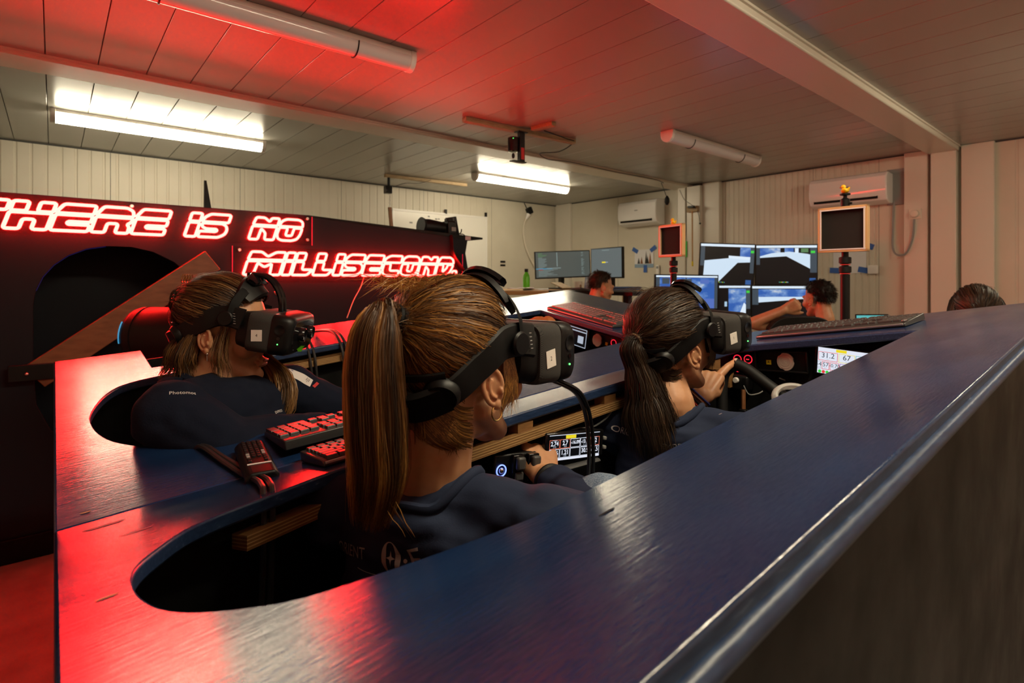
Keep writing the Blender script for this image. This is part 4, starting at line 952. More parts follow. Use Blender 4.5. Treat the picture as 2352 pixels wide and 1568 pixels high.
# ============ crew member 2, centre foreground
def woman_two():
    H = (-.660, .452, 1.163); M = head_frame(H, -12, 1)
    P = lambda x, y, z: M @ V((x, y, z))
    t = thing('person', 'woman with long blonde-brown high ponytail in navy tee, seated in the near cockpit', 'person', (-.63, .45, .45), 'people')
    neck = V((-.665, .412, 1.030)); shL = V((-.825, .345, .940)); shR = V((-.505, .49, .975)); pel = V((-.64, .46, .56))
    elR = V((-.475, .675, .885)); wrR = V((-.752, .722, .918)); elL = V((-.90, .50, .80)); wrL = V((-.80, .70, .84))
    b = MB(); head_prims(b, M); b.cap(P(0, -.035, -.06), .050, neck+V((0, 0, .0)), .055); b.cap(neck, .055, neck+V((0, .02, -.06)), .052)
    torso(b, neck+V((0, .01, -.02)), shL, shR, pel, -.020)
    limb(b, [shR, elR, wrR], [.042, .036, .026]); limb(b, [shL, elL, wrL], [.042, .036, .026])
    tip = at_s(1217, 1034, 1.13); kn = at_s(1243, 1046, 1.10); wr = at_s(1254, 1098, 1.05)
    y = (kn-wr).normalized(); z = (-FWD*.75+UP*.45+RGT*.25); z = (z-y*z.dot(y)).normalized(); x = y.cross(z)
    HM = frame_of(wr, x, y, z) @ Matrix.Scale(.86, 4)
    tips, th, td = hand(b, HM, -1, ((1.0, .9, .6), (1.15, 1.0, .6), (1.2, 1.0, .6), (1.2, 1.0, .6)), ((.018, .02, -.006), (.034, .050, -.004), (.036, .078, .0), (.037, .100, -.004)))
    y2 = (V((-.80, .80, .86))-wrL).normalized(); z2 = (UP*.8+V((-.5, 0, 0))); z2 = (z2-y2*z2.dot(y2)).normalized(); HM2 = frame_of(wrL, y2.cross(z2), y2, z2) @ Matrix.Scale(.86, 4)
    hand(b, HM2, 1)
    limb(b, [wrR, wr], [.026, .025])
    me = bake(b, .0032, 5); e = MB(); ear(e, M, 1); ear(e, M, -1); join_mb(me, e)
    put(me, 'body', 'skin', t)
    X, Y = basis(td); MB().ell((0, 0, 0), (.0065, .004, .009), M=frame_of(th-td*.001+z*.0065, x, z, y), seg=12, rings=8).build('thumbnail', 'nail_red', t)
    for (q, n_, d_) in tips:
        MB().ell((0, 0, 0), (.005, .003, .006), M=frame_of(q+n_*.0045, d_.cross(n_).normalized(), n_, d_), seg=10, rings=6).build('fingernail', 'nail_red', t)
    # tee
    s = MB(); torso(s, neck+V((0, -.002, -.038)), shL, shR, pel, .004)
    s.ell(shR, .062); s.ell(shL, .062)
    limb(s, [shR, elR, elR.lerp(wr, .84)], [.062, .056, .044]); limb(s, [shL, elL, elL.lerp(wrL, .6)], [.062, .054, .045])
    s.cap(shL.lerp(shR, .3)+V((0, -.01, .01)), .055, neck+V((.0, -.006, -.052)), .052); s.ell(neck+V((0, .0, -.050)), (.088, .080, .032))
    ms = bake(s, .0055, 7, wrinkle(.0065, (13, 13, 34), 3)); tr = bvh(ms); put(ms, 'tee_shirt', 'shirt_navy', t)
    collar(tr, neck, t, 'shirt_navy')
    # jeans
    j = MB(); kR = V((-.625, .735, .895)); kL = V((-.76, .76, .86))
    limb(j, [V((-.58, .47, .54)), kR, V((-.63, .98, .50))], [.085, .066, .05]); limb(j, [V((-.70, .47, .54)), kL, V((-.78, .98, .50))], [.085, .066, .05])
    put(bake(j, .007, 5, wrinkle(.003)), 'jeans', 'jeans', t)
    # hair
    hb = MB(); head_prims(hb, M); hb.cap(P(0, -.035, -.06), .050, neck, .055); tree = tree_of(hb)
    tie = V((.002, -.116, .080)); h = Hair(); rnd = random.Random(21)
    h.cap(M, tree, HC, reg_cap, .004); h.combed(M, tree, HC, reg_long, tie, 9000, .00075, .010, .004, rnd)
    # nape wisps and side lock
    for i in range(260):
        a = rnd.uniform(-1, 1); p0 = P(a*.052, -.074+.02*abs(a), -.055+.02*rnd.random()); p1 = p0+(M.to_3x3() @ V((rnd.uniform(-.008, .008), -.004, -.025))); p2 = p1+(M.to_3x3() @ V((rnd.uniform(-.012, .012), rnd.uniform(-.004, .006), -.02)))
        h.strand(catmull([p0, p1, p2], 4), -FWD, .0007, rnd.uniform(.2, .7))
    for i in range(150):
        p0 = P(.070, .015+.03*rnd.random(), .03); q = P(.0745, .018+.03*rnd.random(), -.005); p2 = P(.069+.004*rnd.random(), .010+.045*rnd.random(), -.06+.05*rnd.random()); h.strand(catmull([p0, q, p2], 5), (M.to_3x3() @ V((1, -.3, 0))), .0009, rnd.uniform(.3, .9))
    for i in range(900):
        a = rnd.uniform(.35, 1.45); lo_ = rnd.random(); p0 = P(.062*math.sin(a), -.026-.050*math.cos(a), -.035-.055*lo_); p2 = P(.070*math.sin(a-.75), -.016-.072*math.cos(a-.75), -.012-.040*lo_); q = p0.lerp(p2, .5)+(M.to_3x3() @ V((.008*math.sin(a), -.006, -.006))); h.strand(catmull([p0, q, p2], 4), (M.to_3x3() @ V((1, -.7, 0))), .0009, rnd.uniform(.2, .8))
    h.build('hair', 'hair_blonde', t)
    g = Hair(); ctl = [P(*tie), P(.006, -.136, .092), P(.004, -.150, .070), P(.004, -.154, .020), P(.006, -.150, -.05), P(.006, -.146, -.11), P(-.004, -.150, -.170)]
    g.bundle(ctl, [.012, .022, .037, .045, .046, .043, .026], 6800, CAM, .00075, 18, rnd, .34, .55, .006, .80, .8)
    tp = [P(.03, -.150, -.13), P(.045, -.146, -.15), P(.066, -.140, -.175)]; g.bundle(tp, [.009, .007, .003], 6, CAM, .0008, 8, rnd, .5, .3, .003, .5)
    for i in range(130):
        p0 = P(rnd.uniform(-.05, .02), -.05-.05*rnd.random(), .122); p1 = p0+M.to_3x3() @ V((rnd.uniform(-.025, .02), rnd.uniform(-.028, -.006), rnd.uniform(.004, .020))); p2 = p1+M.to_3x3() @ V((rnd.uniform(-.035, .025), rnd.uniform(-.035, -.004), rnd.uniform(-.022, .012))); g.strand(catmull([p0, p1, p2], 5), -FWD, .0006, .8)
    g.build('ponytail', 'hair_blonde', t)
    R = M.to_3x3(); d = (R @ V((0, -.7, .35))).normalized(); X, Y = basis(d); c = P(.002, -.120, .083)
    for k in (-.004, .004): MB().tube([c+d*k+X*(.0155*math.cos(a))+Y*(.0155*math.sin(a)) for a in [2*math.pi*i/20 for i in range(20)]], .0048, 8, True).build('hair_tie', 'black_soft', t)
    # earring, watch
    ec = P(.080, -.006, -.044); MB().tube([ec+M.to_3x3() @ V((0, .011*math.cos(a), .011*math.sin(a))) for a in [2*math.pi*i/20 for i in range(20)]], .0011, 6, True).build('hoop_earring', 'gold', t)
    wd = (wr-wrR).normalized() if (wr-wrR).length > .01 else (wr-elR).normalized(); wd = (wr-elR).normalized(); X, Y = basis(wd); wc = wr-wd*.012
    MB().tube([wc+X*(.0275*math.cos(a))+Y*(.0275*math.sin(a)) for a in [2*math.pi*i/28 for i in range(28)]], .0068, 8, True).build('watch_strap', 'black_rubber', t)
    # print on the back
    project_text('ORIENT', .021, tr, (806, 1263), (850, 1276), 'print_dim', t, 1.08)
    project_text('E', .044, tr, (958, 1286), (990, 1284), 'print_grey', t)
    star = bpy.data.meshes.new('star'); n = 16; vs = []
    for i in range(n):
        a = 2*math.pi*i/n; r = (.0078, .0032, .0024, .0032)[i % 4]; vs.append((r*math.cos(a), r*math.sin(a)*1.25, 0))
    star.from_pydata(vs+[(0, 0, 0)], [], [(i, (i+1) % n, n) for i in range(n)]); project_text('', .02, tr, (898, 1282), (930, 1287), 'print_grey', t, me=star)
    om = bpy.data.meshes.new('o'); n = 40; vs = []; fs = []
    for i in range(n):
        a = 2*math.pi*i/n; ro = (.0165, .0205); ri = (.0165-.0075*abs(math.cos(a))-.001, .0205-.0012)
        vs += [(ro[0]*math.cos(a), ro[1]*math.sin(a), 0), (ri[0]*math.cos(a), ri[1]*math.sin(a), 0)]
    for i in range(n): fs.append((2*i, 2*((i+1) % n), 2*((i+1) % n)+1, 2*i+1))
    om.from_pydata(vs, [], fs); project_text('', .03, tr, (898, 1282), (930, 1287), 'print_grey', t, me=om)
    dm = bpy.data.meshes.new('d'); vs = [(.0028*math.cos(2*math.pi*i/12), .0028*math.sin(2*math.pi*i/12), 0) for i in range(12)]; dm.from_pydata(vs, [], [list(range(12))]); project_text('', .02, tr, (932, 1288), (950, 1290), 'print_grey', t, me=dm)
    lm = bpy.data.meshes.new('l'); lm.from_pydata([(-.02+.004*i, s*.0005, 0) for i in range(11) for s in (-1, 1)], [], [(2*i, 2*i+2, 2*i+3, 2*i+1) for i in range(10)]); project_text('', .02, tr, (850, 1315), (870, 1321), 'print_dim', t, me=lm)
    hs = headset(M, tree, '2', 'black headset with white sticker 2 on the ponytailed woman in front')
    ca = P(.062, .135, -.016); cb = catmull([ca, at_s(1312, 893, .88), at_s(1336, 925, .92), at_s(1348, 970, .95), at_s(1353, 1030, .96), at_s(1352, 1095, .97)], 6)
    MB().tube(cb, .0036, 8).build('cable', 'cable_black', hs); MB().tube([p+RGT*.006+V((0, .002, 0)) for p in cb], .0034, 8).build('cable', 'black_rubber', hs)
    return t
woman_two()

# ============ crew member 1, right of centre
def woman_one():
    H = (-.748, 1.128, 1.140); M = head_frame(H, 9, -4, 2)
    P = lambda x, y, z: M @ V((x, y, z)); R = M.to_3x3()
    t = thing('person', 'dark-haired woman with low ponytail in navy tee, gripping the steering wheel', 'person', (-.68, 1.1, .45), 'people')
    neck = V((-.720, 1.082, 1.012)); shL = V((-.855, 1.03, .955)); shR = V((-.545, 1.15, .962)); pel = V((-.66, 1.10, .55))
    wr = at_s(1612, 908, 1.44); elL = V((-.895, 1.20, .82)); elR = V((-.50, 1.36, .86)); wrR = V((-.58, 1.52, .95))
    b = MB(); head_prims(b, M); b.cap(P(0, -.035, -.06), .049, neck, .054); b.cap(neck, .054, neck+V((0, .02, -.06)), .052)
    torso(b, neck+V((0, .01, -.02)), shL, shR, pel, -.020)
    limb(b, [shL, elL, wr], [.040, .035, .025]); limb(b, [shR, elR, wrR], [.040, .035, .025])
    kn = at_s(1638, 846, 1.50); y = (kn-wr).normalized(); z = (-FWD*.78-RGT*.35+UP*.35); z = (z-y*z.dot(y)).normalized(); x = y.cross(z)
    HM = frame_of(wr, x, y, z) @ Matrix.Scale(.90, 4); HI = HM.inverted()
    tt = [HI @ q for q in (at_s(1648, 866, 1.49), at_s(1672, 842, 1.505), at_s(1691, 829, 1.535))]
    tips, th, td = hand(b, HM, 1, ((1.2, 1.2, .7), (1.25, 1.2, .7), (1.25, 1.2, .7), (1.25, 1.2, .7)), ((.018, .022, -.006), tuple(tt[0]), tuple(tt[1]), tuple(tt[2])))
    y2 = V((-.25, .9, .2)).normalized(); z2 = UP-y2*UP.dot(y2); z2.normalize(); hand(b, frame_of(wrR, y2.cross(z2), y2, z2) @ Matrix.Scale(.86, 4), -1)
    me = bake(b, .0034, 5); e = MB(); ear(e, M, 1); ear(e, M, -1); join_mb(me, e); put(me, 'body', 'skin', t)
    MB().ell((0, 0, 0), (.006, .003, .008), M=frame_of(th+z*.0072-td*.002, td.cross(z).normalized(), z, td), seg=12, rings=8).build('thumbnail', 'nail', t)
    s = MB(); torso(s, neck+V((0, -.002, -.038)), shL, shR, pel, .004); s.ell(shR, .060); s.ell(shL, .060)
    limb(s, [shR, elR, elR.lerp(wrR, .3)], [.060, .055, .046]); limb(s, [shL, elL, elL.lerp(wr, .25)], [.060, .052, .044])
    s.ell(neck+V((0, .0, -.050)), (.085, .078, .032))
    ms = bake(s, .0055, 7, wrinkle(.006, (13, 13, 34), 9)); tr = bvh(ms); put(ms, 'tee_shirt', 'shirt_navy', t)
    collar(tr, neck, t, 'shirt_navy')
    j = MB(); limb(j, [V((-.60, 1.12, .54)), V((-.58, 1.42, .80)), V((-.60, 1.70, .50))], [.085, .066, .05]); limb(j, [V((-.72, 1.12, .54)), V((-.76, 1.42, .80)), V((-.78, 1.70, .50))], [.085, .066, .05])
    put(bake(j, .008, 5), 'trousers', 'tee_black', t)
    hb = MB(); head_prims(hb, M); hb.cap(P(0, -.035, -.06), .049, neck, .054); tree = tree_of(hb)
    rnd = random.Random(44); tie = V((.004, -.116, .034)); h = Hair(); h.cap(M, tree, HC, reg_cap, .004)
    h.combed(M, tree, HC, reg_long, tie, 7500, .00085, .011, .005, rnd)
    for i in range(200):
        p0 = P(.070, .035+.02*rnd.random(), .03); q = P(.074, .045+.02*rnd.random(), -.01); p2 = P(.066, .040+.03*rnd.random(), -.05+.03*rnd.random()); h.strand(catmull([p0, q, p2], 5), R @ V((1, -.3, 0)), .0009, rnd.uniform(.2, .7))
    for i in range(520):
        a = rnd.uniform(.35, 1.45); lo_ = rnd.random(); p0 = P(.062*math.sin(a), -.026-.050*math.cos(a), -.035-.055*lo_); p2 = P(.068*math.sin(a-.75), -.016-.074*math.cos(a-.75), -.030-.050*lo_); q = p0.lerp(p2, .5)+(R @ V((.008*math.sin(a), -.006, -.006))); h.strand(catmull([p0, q, p2], 4), R @ V((1, -.7, 0)), .0009, rnd.uniform(.2, .7))
    for i in range(60):
        p0 = P(rnd.uniform(-.05, .05), rnd.uniform(-.09, .0), .135); p1 = p0+R @ V((rnd.uniform(-.02, .02), -.02, .010)); p2 = p1+R @ V((rnd.uniform(-.02, .02), -.03, -.006)); h.strand(catmull([p0, p1, p2], 4), -FWD, .0006, .6)
    h.build('hair', 'hair_brown', t)
    g = Hair(); ctl = [P(*tie), P(.004, -.128, .012), P(.010, -.118, -.030), P(.024, -.112, -.09), P(.040, -.112, -.14), P(.046, -.108, -.19), P(.050, -.100, -.25)]
    g.bundle(ctl, [.014, .026, .026, .044, .056, .056, .042], 4600, CAM, .0009, 20, rnd, .34, .5, .022, .66)
    for i in range(90):
        a = P(.02+.04*rnd.random(), -.09, -.06); b_ = a+R @ V((rnd.uniform(0, .03), .0, -.05)); c = b_+R @ V((rnd.uniform(-.02, .02), -.01, -.05)); g.strand(catmull([a, b_, c], 5), -FWD, .0006, rnd.uniform(.3, .8))
    g.build('ponytail', 'hair_brown', t)
    d = (R @ V((.1, -.8, -.15))).normalized(); X, Y = basis(d); c = P(.006, -.122, .034)
    for k in (-.004, .0, .004): MB().tube([c+d*k+X*(.017*math.cos(a))+Y*(.013*math.sin(a)) for a in [2*math.pi*i/20 for i in range(20)]], .0026, 6, True).build('hair_tie', 'wood_batten', t)
    wd = (wr-elL).normalized(); X, Y = basis(wd)
    for k, mm in ((-.004, 'print_blue'), (-.012, 'wood_brown'), (-.020, 'tee_black'), (-.028, 'print_red')):
        MB().tube([wr+wd*k+X*(.0275*math.cos(a))+Y*(.0285*math.sin(a)) for a in [2*math.pi*i/24 for i in range(24)]], .0028, 6, True).build('bracelet', mm, t)
    project_text('ORIE', .020, tr, (1430, 989), (1446, 994), 'print_white', t, 1.08)
    project_text('EXPR', .020, tr, (1543, 1027), (1560, 1027), 'print_grey', t, 1.08)
    headset(M, tree, '1', 'black headset with white sticker 1 on the woman holding the wheel')
woman_one()

# ============ crew member 4, left cockpit
def woman_four():
    H = (-1.458, .322, 1.169); M = head_frame(H, 35, 9, 0)
    P = lambda x, y, z: M @ V((x, y, z)); R = M.to_3x3()
    t = thing('person', 'woman with loose fair hair in navy fleece top, leaning in the far left cockpit', 'person', (-1.38, .33, .45), 'people')
    neck = V((-1.445, .292, 1.050)); shR = V((-1.250, .180, 1.030)); shL = V((-1.488, .475, 1.005)); pel = V((-1.36, .32, .56))
    elR = V((-1.185, .262, .962)); wrR = V((-1.25, .490, .945)); elL = V((-1.45, .66, .90)); wrL = V((-1.32, .80, .90))
    b = MB(); head_prims(b, M); b.cap(P(0, -.035, -.06), .049, neck, .055); b.cap(neck, .056, neck+V((0, .0, -.06)), .072)
    torso(b, neck, shL, shR, pel, -.012); limb(b, [shR, elR, wrR], [.042, .036, .026]); limb(b, [shL, elL, wrL], [.042, .036, .026])
    for wq, dq, mi in ((wrR, V((-.2, .95, .1)), -1), (wrL, V((.5, .8, .1)), 1)):
        y2 = dq.normalized(); z2 = (UP-y2*UP.dot(y2)).normalized(); hand(b, frame_of(wq, y2.cross(z2), y2, z2) @ Matrix.Scale(.88, 4), mi)
    me = bake(b, .0034, 5); e = MB(); ear(e, M, 1); ear(e, M, -1); join_mb(me, e); put(me, 'body', 'skin', t)
    MB().ell((0, .1005, -.0505), (.018, .004, .004), M=M, seg=14, rings=8).build('upper_lip', 'lip', t); MB().ell((0, .099, -.0600), (.016, .004, .005), M=M, seg=14, rings=8).build('lower_lip', 'lip', t)
    s = MB(); torso(s, neck+V((0, -.004, -.02)), shL, shR, pel, .012); s.ell(shR, .072); s.ell(shL, .070)
    limb(s, [shR, elR, wrR.lerp(elR, .1)], [.073, .068, .047]); limb(s, [shL, elL, wrL.lerp(elL, .1)], [.070, .062, .045])
    ms = bake(s, .0055, 7, wrinkle(.005, (16, 16, 22), 5)); tr = bvh(ms); put(ms, 'fleece_top', 'fleece_navy', t)
    f = (shR-shL).normalized(); fw = UP.cross(f).normalized()
    cp = [neck+f*(.070*math.cos(a))+fw*(.070*math.sin(a)+.005)+V((0, 0, .006-.016*math.sin(a))) for a in [2*math.pi*i/32 for i in range(32)]]
    MB().tube(cp, .014, 8, True, flat=1.5).build('collar', 'fleece_navy', t)
    hd = MB(); hd.tube(catmull([neck+f*.085-fw*.02+V((0, 0, .0)), neck+f*.06-fw*.07+V((0, 0, -.0)), neck-fw*.09+V((0, 0, -.005)), neck-f*.06-fw*.07, neck-f*.085-fw*.02], 5), .026, 10); hd.build('hood', 'fleece_navy', t)
    zp = MB(); zp.tube([neck+fw*.085+V((0, 0, -.03)), neck+fw*.11+V((0, 0, -.10)), neck+fw*.125+V((0, 0, -.17))], .003, 6); zp.build('zip', 'black_plastic', t)
    project_text('Photomot', .0105, tr, (420, 902), (440, 903), 'print_white', t, 1.05)
    project_text('EXPRESS', .009, tr, (640, 945), (655, 940), 'print_white', t)
    # sleeve patch
    pm = bpy.data.meshes.new('p'); pm.from_pydata([(x_*.009-.036, y_*.008-.012, 0) for x_ in range(9) for y_ in range(4)], [], [(4*i+k, 4*i+4+k, 4*i+5+k, 4*i+1+k) for i in range(8) for k in range(3)])
    pt = project_text('', .02, tr, (688, 864), (714, 880), 'print_white', t, me=pm)
    if pt:
        pt.name = 'sleeve_patch'; project_text('I|I', .014, tr, (706, 873), (718, 882), 'ink', t, lift=.002); project_text('-', .02, tr, (672, 851), (680, 856), 'print_blue', t, lift=.002)
    rm = bpy.data.meshes.new('q'); rm.from_pydata([(-.004, -.010, 0), (.004, -.010, 0), (.004, .010, 0), (-.004, .010, 0)], [], [(0, 1, 2, 3)]); project_text('', .02, tr, (725, 884), (733, 890), 'print_red', t, me=rm)
    j = MB(); limb(j, [V((-1.30, .34, .54)), V((-1.26, .68, .78)), V((-1.28, .96, .48))], [.085, .066, .05]); limb(j, [V((-1.42, .34, .54)), V((-1.44, .68, .78)), V((-1.46, .96, .48))], [.085, .066, .05])
    put(bake(j, .008, 5), 'trousers', 'tee_black', t)
    hb = MB(); head_prims(hb, M); hb.cap(P(0, -.035, -.06), .049, neck, .055); tree = tree_of(hb)
    rnd = random.Random(77); tie = V((.0, -.112, .062)); h = Hair(); h.cap(M, tree, HC, reg_cap, .004)
    h.combed(M, tree, HC, reg_long, tie, 6400, .00085, .013, .005, rnd)
    # twisted knot at the back
    for k in range(5):
        a0 = k*1.25; c = P(0, -.118, .062); ring = [c+R @ V((.022*math.cos(a0+q), -.006*math.sin(q*2), .022*math.sin(a0+q))) for q in (0, .8, 1.6, 2.4, 3.2)]; h.bundle(ring, [.012, .012, .010, .006], 110, CAM, .0011, 8, rnd, .3, .4, .003, .9)
    # locks falling in front of and behind the ear, over the chest
    h.bundle([P(.066, .022, .03), P(.074, .022, -.03), P(.070, .030, -.08), P(.066, .050, -.13)], [.010, .016, .020, .012], 80, CAM, .0008, 12, rnd, .55, .4, .014, .5)
    h.bundle([P(.060, -.045, .0), P(.066, -.055, -.05), P(.062, -.052, -.10), P(.066, -.030, -.15)], [.016, .024, .026, .014], 480, CAM, .0008, 12, rnd, .40, .45, .016, .55)
    h.bundle([P(.045, -.075, -.01), P(.052, -.092, -.05), P(.050, -.098, -.09), P(.060, -.105, -.12)], [.014, .018, .014, .003], 200, CAM, .0008, 10, rnd, .5, .4, .008, .7)
    h.bundle([P(-.062, .035, -.02), P(-.055, .090, -.07), P(-.02, .140, -.11), P(.0, .150, -.16), P(.010, .145, -.215)], [.010, .020, .034, .036, .012], 1000, CAM, .0011, 14, rnd, .55, .45, .010, .72)
    h.build('hair', 'hair_mixed', t)
    cl = MB(); c = P(.004, -.105, .118)
    for k in range(4): cl.tube([c+R @ V((-.02+.012*k+.008*math.cos(q), -.006, .010*math.sin(q))) for q in [2*math.pi*i/12 for i in range(12)]], .0012, 5, True)
    cl.build('hair_clip', 'gold', t)
    ec = P(.080, -.004, -.040); MB().ell(ec, .003, seg=10, rings=6).build('earring', 'steel', t); MB().tube([ec, ec+V((0, 0, -.016))], .0012, 6).build('earring', 'steel', t)
    hs = headset(M, tree, '4', 'black headset with white sticker 4 on the woman in the far left cockpit')
    MB().loft([[(-.02+.03*k, .1805, -.006+.004*k), (.0+.03*k, .1805, -.018+.004*k), (.012+.03*k, .1805, -.010+.004*k)] for k in (0, 1)], M=M).build('painted_reflection', 'bottle_green', hs, smooth=0)  # flat green shape, a reflection painted onto the front plate
    for sx in (-.012, .012):
        MB().tube(catmull([P(sx, .03, .150), P(sx, .075, .150), P(sx, .112, .110), P(sx, .125, .040)], 6), .006, 8).build('cable', 'black_gloss', hs)
woman_four()
# ------------------------------------------------------------------ flat panels with content
class Panel:
    """a flat panel from three corner points; content in 0..1 coordinates, y up"""
    def __init__(s, TL, TR, BL):
        s.o = V(BL); s.X = V(TR)-V(TL); s.Y = V(TL)-V(BL); s.w = s.X.length; s.h = s.Y.length; s.x = s.X.normalized(); s.y = s.Y-s.x*s.Y.dot(s.x); s.h = s.y.length; s.y.normalize(); s.n = s.x.cross(s.y)
    def p(s, a, b, z=0): return s.o+s.x*(a*s.w)+s.y*(b*s.h)+s.n*z
    def slab(s, a0, b0, a1, b1, z0, z1):
        m = MB(); m.loft([[s.p(a, b, z) for a, b in ((a0, b0), (a1, b0), (a1, b1), (a0, b1))] for z in (z0, z1)]); return m
    def quad(s, a0, b0, a1, b1, z): return MB().quad(s.p(a0, b0, z), s.p(a1, b0, z), s.p(a1, b1, z), s.p(a0, b1, z))
    def poly(s, pts, z):
        m = MB(); m.add([s.p(a, b, z) for a, b in pts], [list(range(len(pts)))]); return m
    def M(s, a, b, z): return frame_of(s.p(a, b, z), s.x, s.y, s.n)
    def frame(s, a0, b0, a1, b1, z, t):
        m = MB(); tx, ty = t/s.w, t/s.h
        for q in ((a0, b0, a1, b0+ty), (a0, b1-ty, a1, b1), (a0, b0+ty, a0+tx, b1-ty), (a1-tx, b0+ty, a1, b1-ty)): m.quad(*[s.p(x, y, z) for x, y in ((q[0], q[1]), (q[2], q[1]), (q[2], q[3]), (q[0], q[3]))])
        return m
emi('scr_black', (.004, .004, .005), 1); emi('scr_white', (.75, .79, .90), 1.0); emi('scr_grey', (.42, .47, .56), 1); emi('scr_ink', (.02, .03, .05), 1)
emi('scr_yellow', (.85, .68, .02), 1); emi('scr_red', (.75, .05, .04), 1); emi('scr_orange', (.70, .16, .09), 1); emi('scr_green', (.05, .62, .06), 1); emi('scr_purple', (.35, .15, .45), 1); emi('scr_teal', (.10, .45, .45), 1)

# ------------------------------------------------------------------ helm instruments of the near cockpit
ctl = thing('button_box', 'black box with red-ringed push buttons at the helm by the wheel', 'button box', (-.80, 1.60, 1.05))
MB().box((-.800, 1.597, 1.047), (.068, .028, .066)).build('case', 'black_plastic', ctl, bevel=.006, bseg=3)
for x, z in ((-.820, 1.060), (-.787, 1.063), (-.787, 1.036), (-.820, 1.034)):
    F = Matrix.Translation((x, 1.583, z)) @ Matrix.Rotation(math.pi/2, 4, 'X')
    bt = MB().lathe([(.0095, 0), (.0095, .003), (.008, .004)], 24, M=F).build('button', 'black_gloss', ctl)
    MB().tube([F @ V((.0118*math.cos(a), .0118*math.sin(a), .001)) for a in [2*math.pi*i/28 for i in range(28)]], .0014, 6, True).build('glow_ring', 'led_red', bt)
    MB().box((x, 1.5785, z), (.009, .001, .0025)).build('legend', 'led_red', bt)
jb = thing('toggle_block', 'small black block with a white round button under the button box', 'switch', (-.805, 1.56, .99))
MB().box((-.805, 1.58, .992), (.055, .04, .045)).build('case', 'black_plastic', jb, bevel=.006)
MB().lathe([(.0085, 0), (.0085, .006), (.007, .008)], 20, M=Matrix.Translation((-.812, 1.56, 1.0)) @ Matrix.Rotation(math.pi/2, 4, 'X')).build('button', 'white_plastic', jb)
MB().tube([(-.79, 1.56, .975), (-.785, 1.55, .92)], .006, 6).build('lead', 'wood_brown', jb); MB().box((-.785, 1.55, .905), (.022, .02, .03)).build('connector', 'black_plastic', jb, bevel=.003)
ph = thing('phone_mount', 'empty black phone mount with white round puck and yellow A tag at the helm', 'phone mount', (-.69, 1.60, 1.03))
MP = Matrix.Translation((-.692, 1.592, 1.067)) @ Matrix.Rotation(math.radians(-4), 4, 'Y')
MB().box((0, .004, 0), (.145, .012, .056), M=MP).build('tray', 'black_plastic', ph, bevel=.003)
for c, s_ in (((0, -.006, .028), (.147, .016, .005)), ((0, -.006, -.028), (.147, .016, .005)), ((-.072, -.006, 0), (.005, .016, .056)), ((.072, -.006, 0), (.005, .016, .056))): MB().box(c, s_, M=MP).build('lip', 'black_plastic', ph, bevel=.0015)
def puck(F, par):
    P = []
    for i in range(48):
        a = 2*math.pi*i/48; r = .0235 if (i % 16) not in (0, 1, 2) else .0215; P.append((r*math.cos(a), r*1.1*math.sin(a)))
    k = MB().prism(P, 0, .006, M=F).build('puck', 'puck', par, bevel=.001)
    for r in (.019, .0125): MB().tube([F @ V((r*math.cos(a), r*math.sin(a), .0062)) for a in [2*math.pi*i/30 for i in range(30)]], .0007, 5, True).build('ring', 'puck', k)
    return k
pk = puck(MP @ Matrix.Translation((.012, -.003, 0)) @ Matrix.Rotation(math.pi/2, 4, 'X'), ph)
text('SP', .012, MP @ Matrix.Translation((.012, -.0098, 0)) @ Matrix.Rotation(math.pi/2, 4, 'X') @ Matrix.Rotation(-math.pi/2, 4, 'Z'), 'cream_plastic', ph, 'mark')
MB().box((-.037, -.004, -.004), (.014, .001, .013), M=MP).build('tag', 'yellow', ph)
text('A', .011, MP @ Matrix.Translation((-.037, -.0048, -.004)) @ Matrix.Rotation(math.pi/2, 4, 'X'), 'ink', ph, 'letter')
# white helm display
hd = thing('helm_display', 'bright white display with numbers at the helm, partly behind the deck rail', 'display', (-.52, 1.60, 1.05))
HP = Panel((-.592, 1.578, 1.119), (-.445, 1.578, 1.112), (-.594, 1.578, 1.050))
HP.slab(-.06, -.07, 1.06, 1.07, -.016, -.0005).build('case', 'black_gloss', hd, bevel=.003)
HP.quad(0, 0, 1, 1, .0002).build('screen', 'scr_white', hd, smooth=0)
HP.quad(.30, .875, .47, .985, .0006).build('status_tag', 'scr_yellow', hd, smooth=0)
for (a0, b0, a1, b1, m, s_, z) in ((.01, .50, .33, .84, 'scr_red', '31.2', .019), (.345, .50, .605, .84, 'scr_yellow', '67', .019), (.615, .50, .99, .84, 'scr_teal', '-7.7', .019),
                           (-.0, .16, .06, .46, 'scr_grey', '-4', .015), (.075, .16, .20, .46, 'scr_red', '57', .015), (.21, .16, .36, .46, 'scr_red', '-0.70', .013), (.37, .16, .55, .46, 'scr_purple', '-1.3', .014), (.56, .16, .72, .46, 'scr_teal', '0.1', .014), (.73, .16, .99, .46, 'scr_grey', '12', .014)):
    HP.frame(a0, b0, a1, b1, .0005, .0012).build('box_outline', m, hd, smooth=0)
    text(s_, z, HP.M((a0+a1)/2, (b0+b1)/2+.03, .0006), 'scr_ink', hd, 'number')
    text('18.1', .005, HP.M((a0+a1)/2, b0+.06, .0006), 'scr_grey', hd, 'small_number')
for i in range(4):
    c = HP.p(.045+.062*i, .065, .0006); MB().add([c+HP.x*(.0042*math.cos(2*math.pi*k/16))+HP.y*(.0042*math.sin(2*math.pi*k/16)) for k in range(16)], [list(range(16))]).build('status_dot', ('scr_green', 'scr_red')[i % 2], hd, smooth=0)
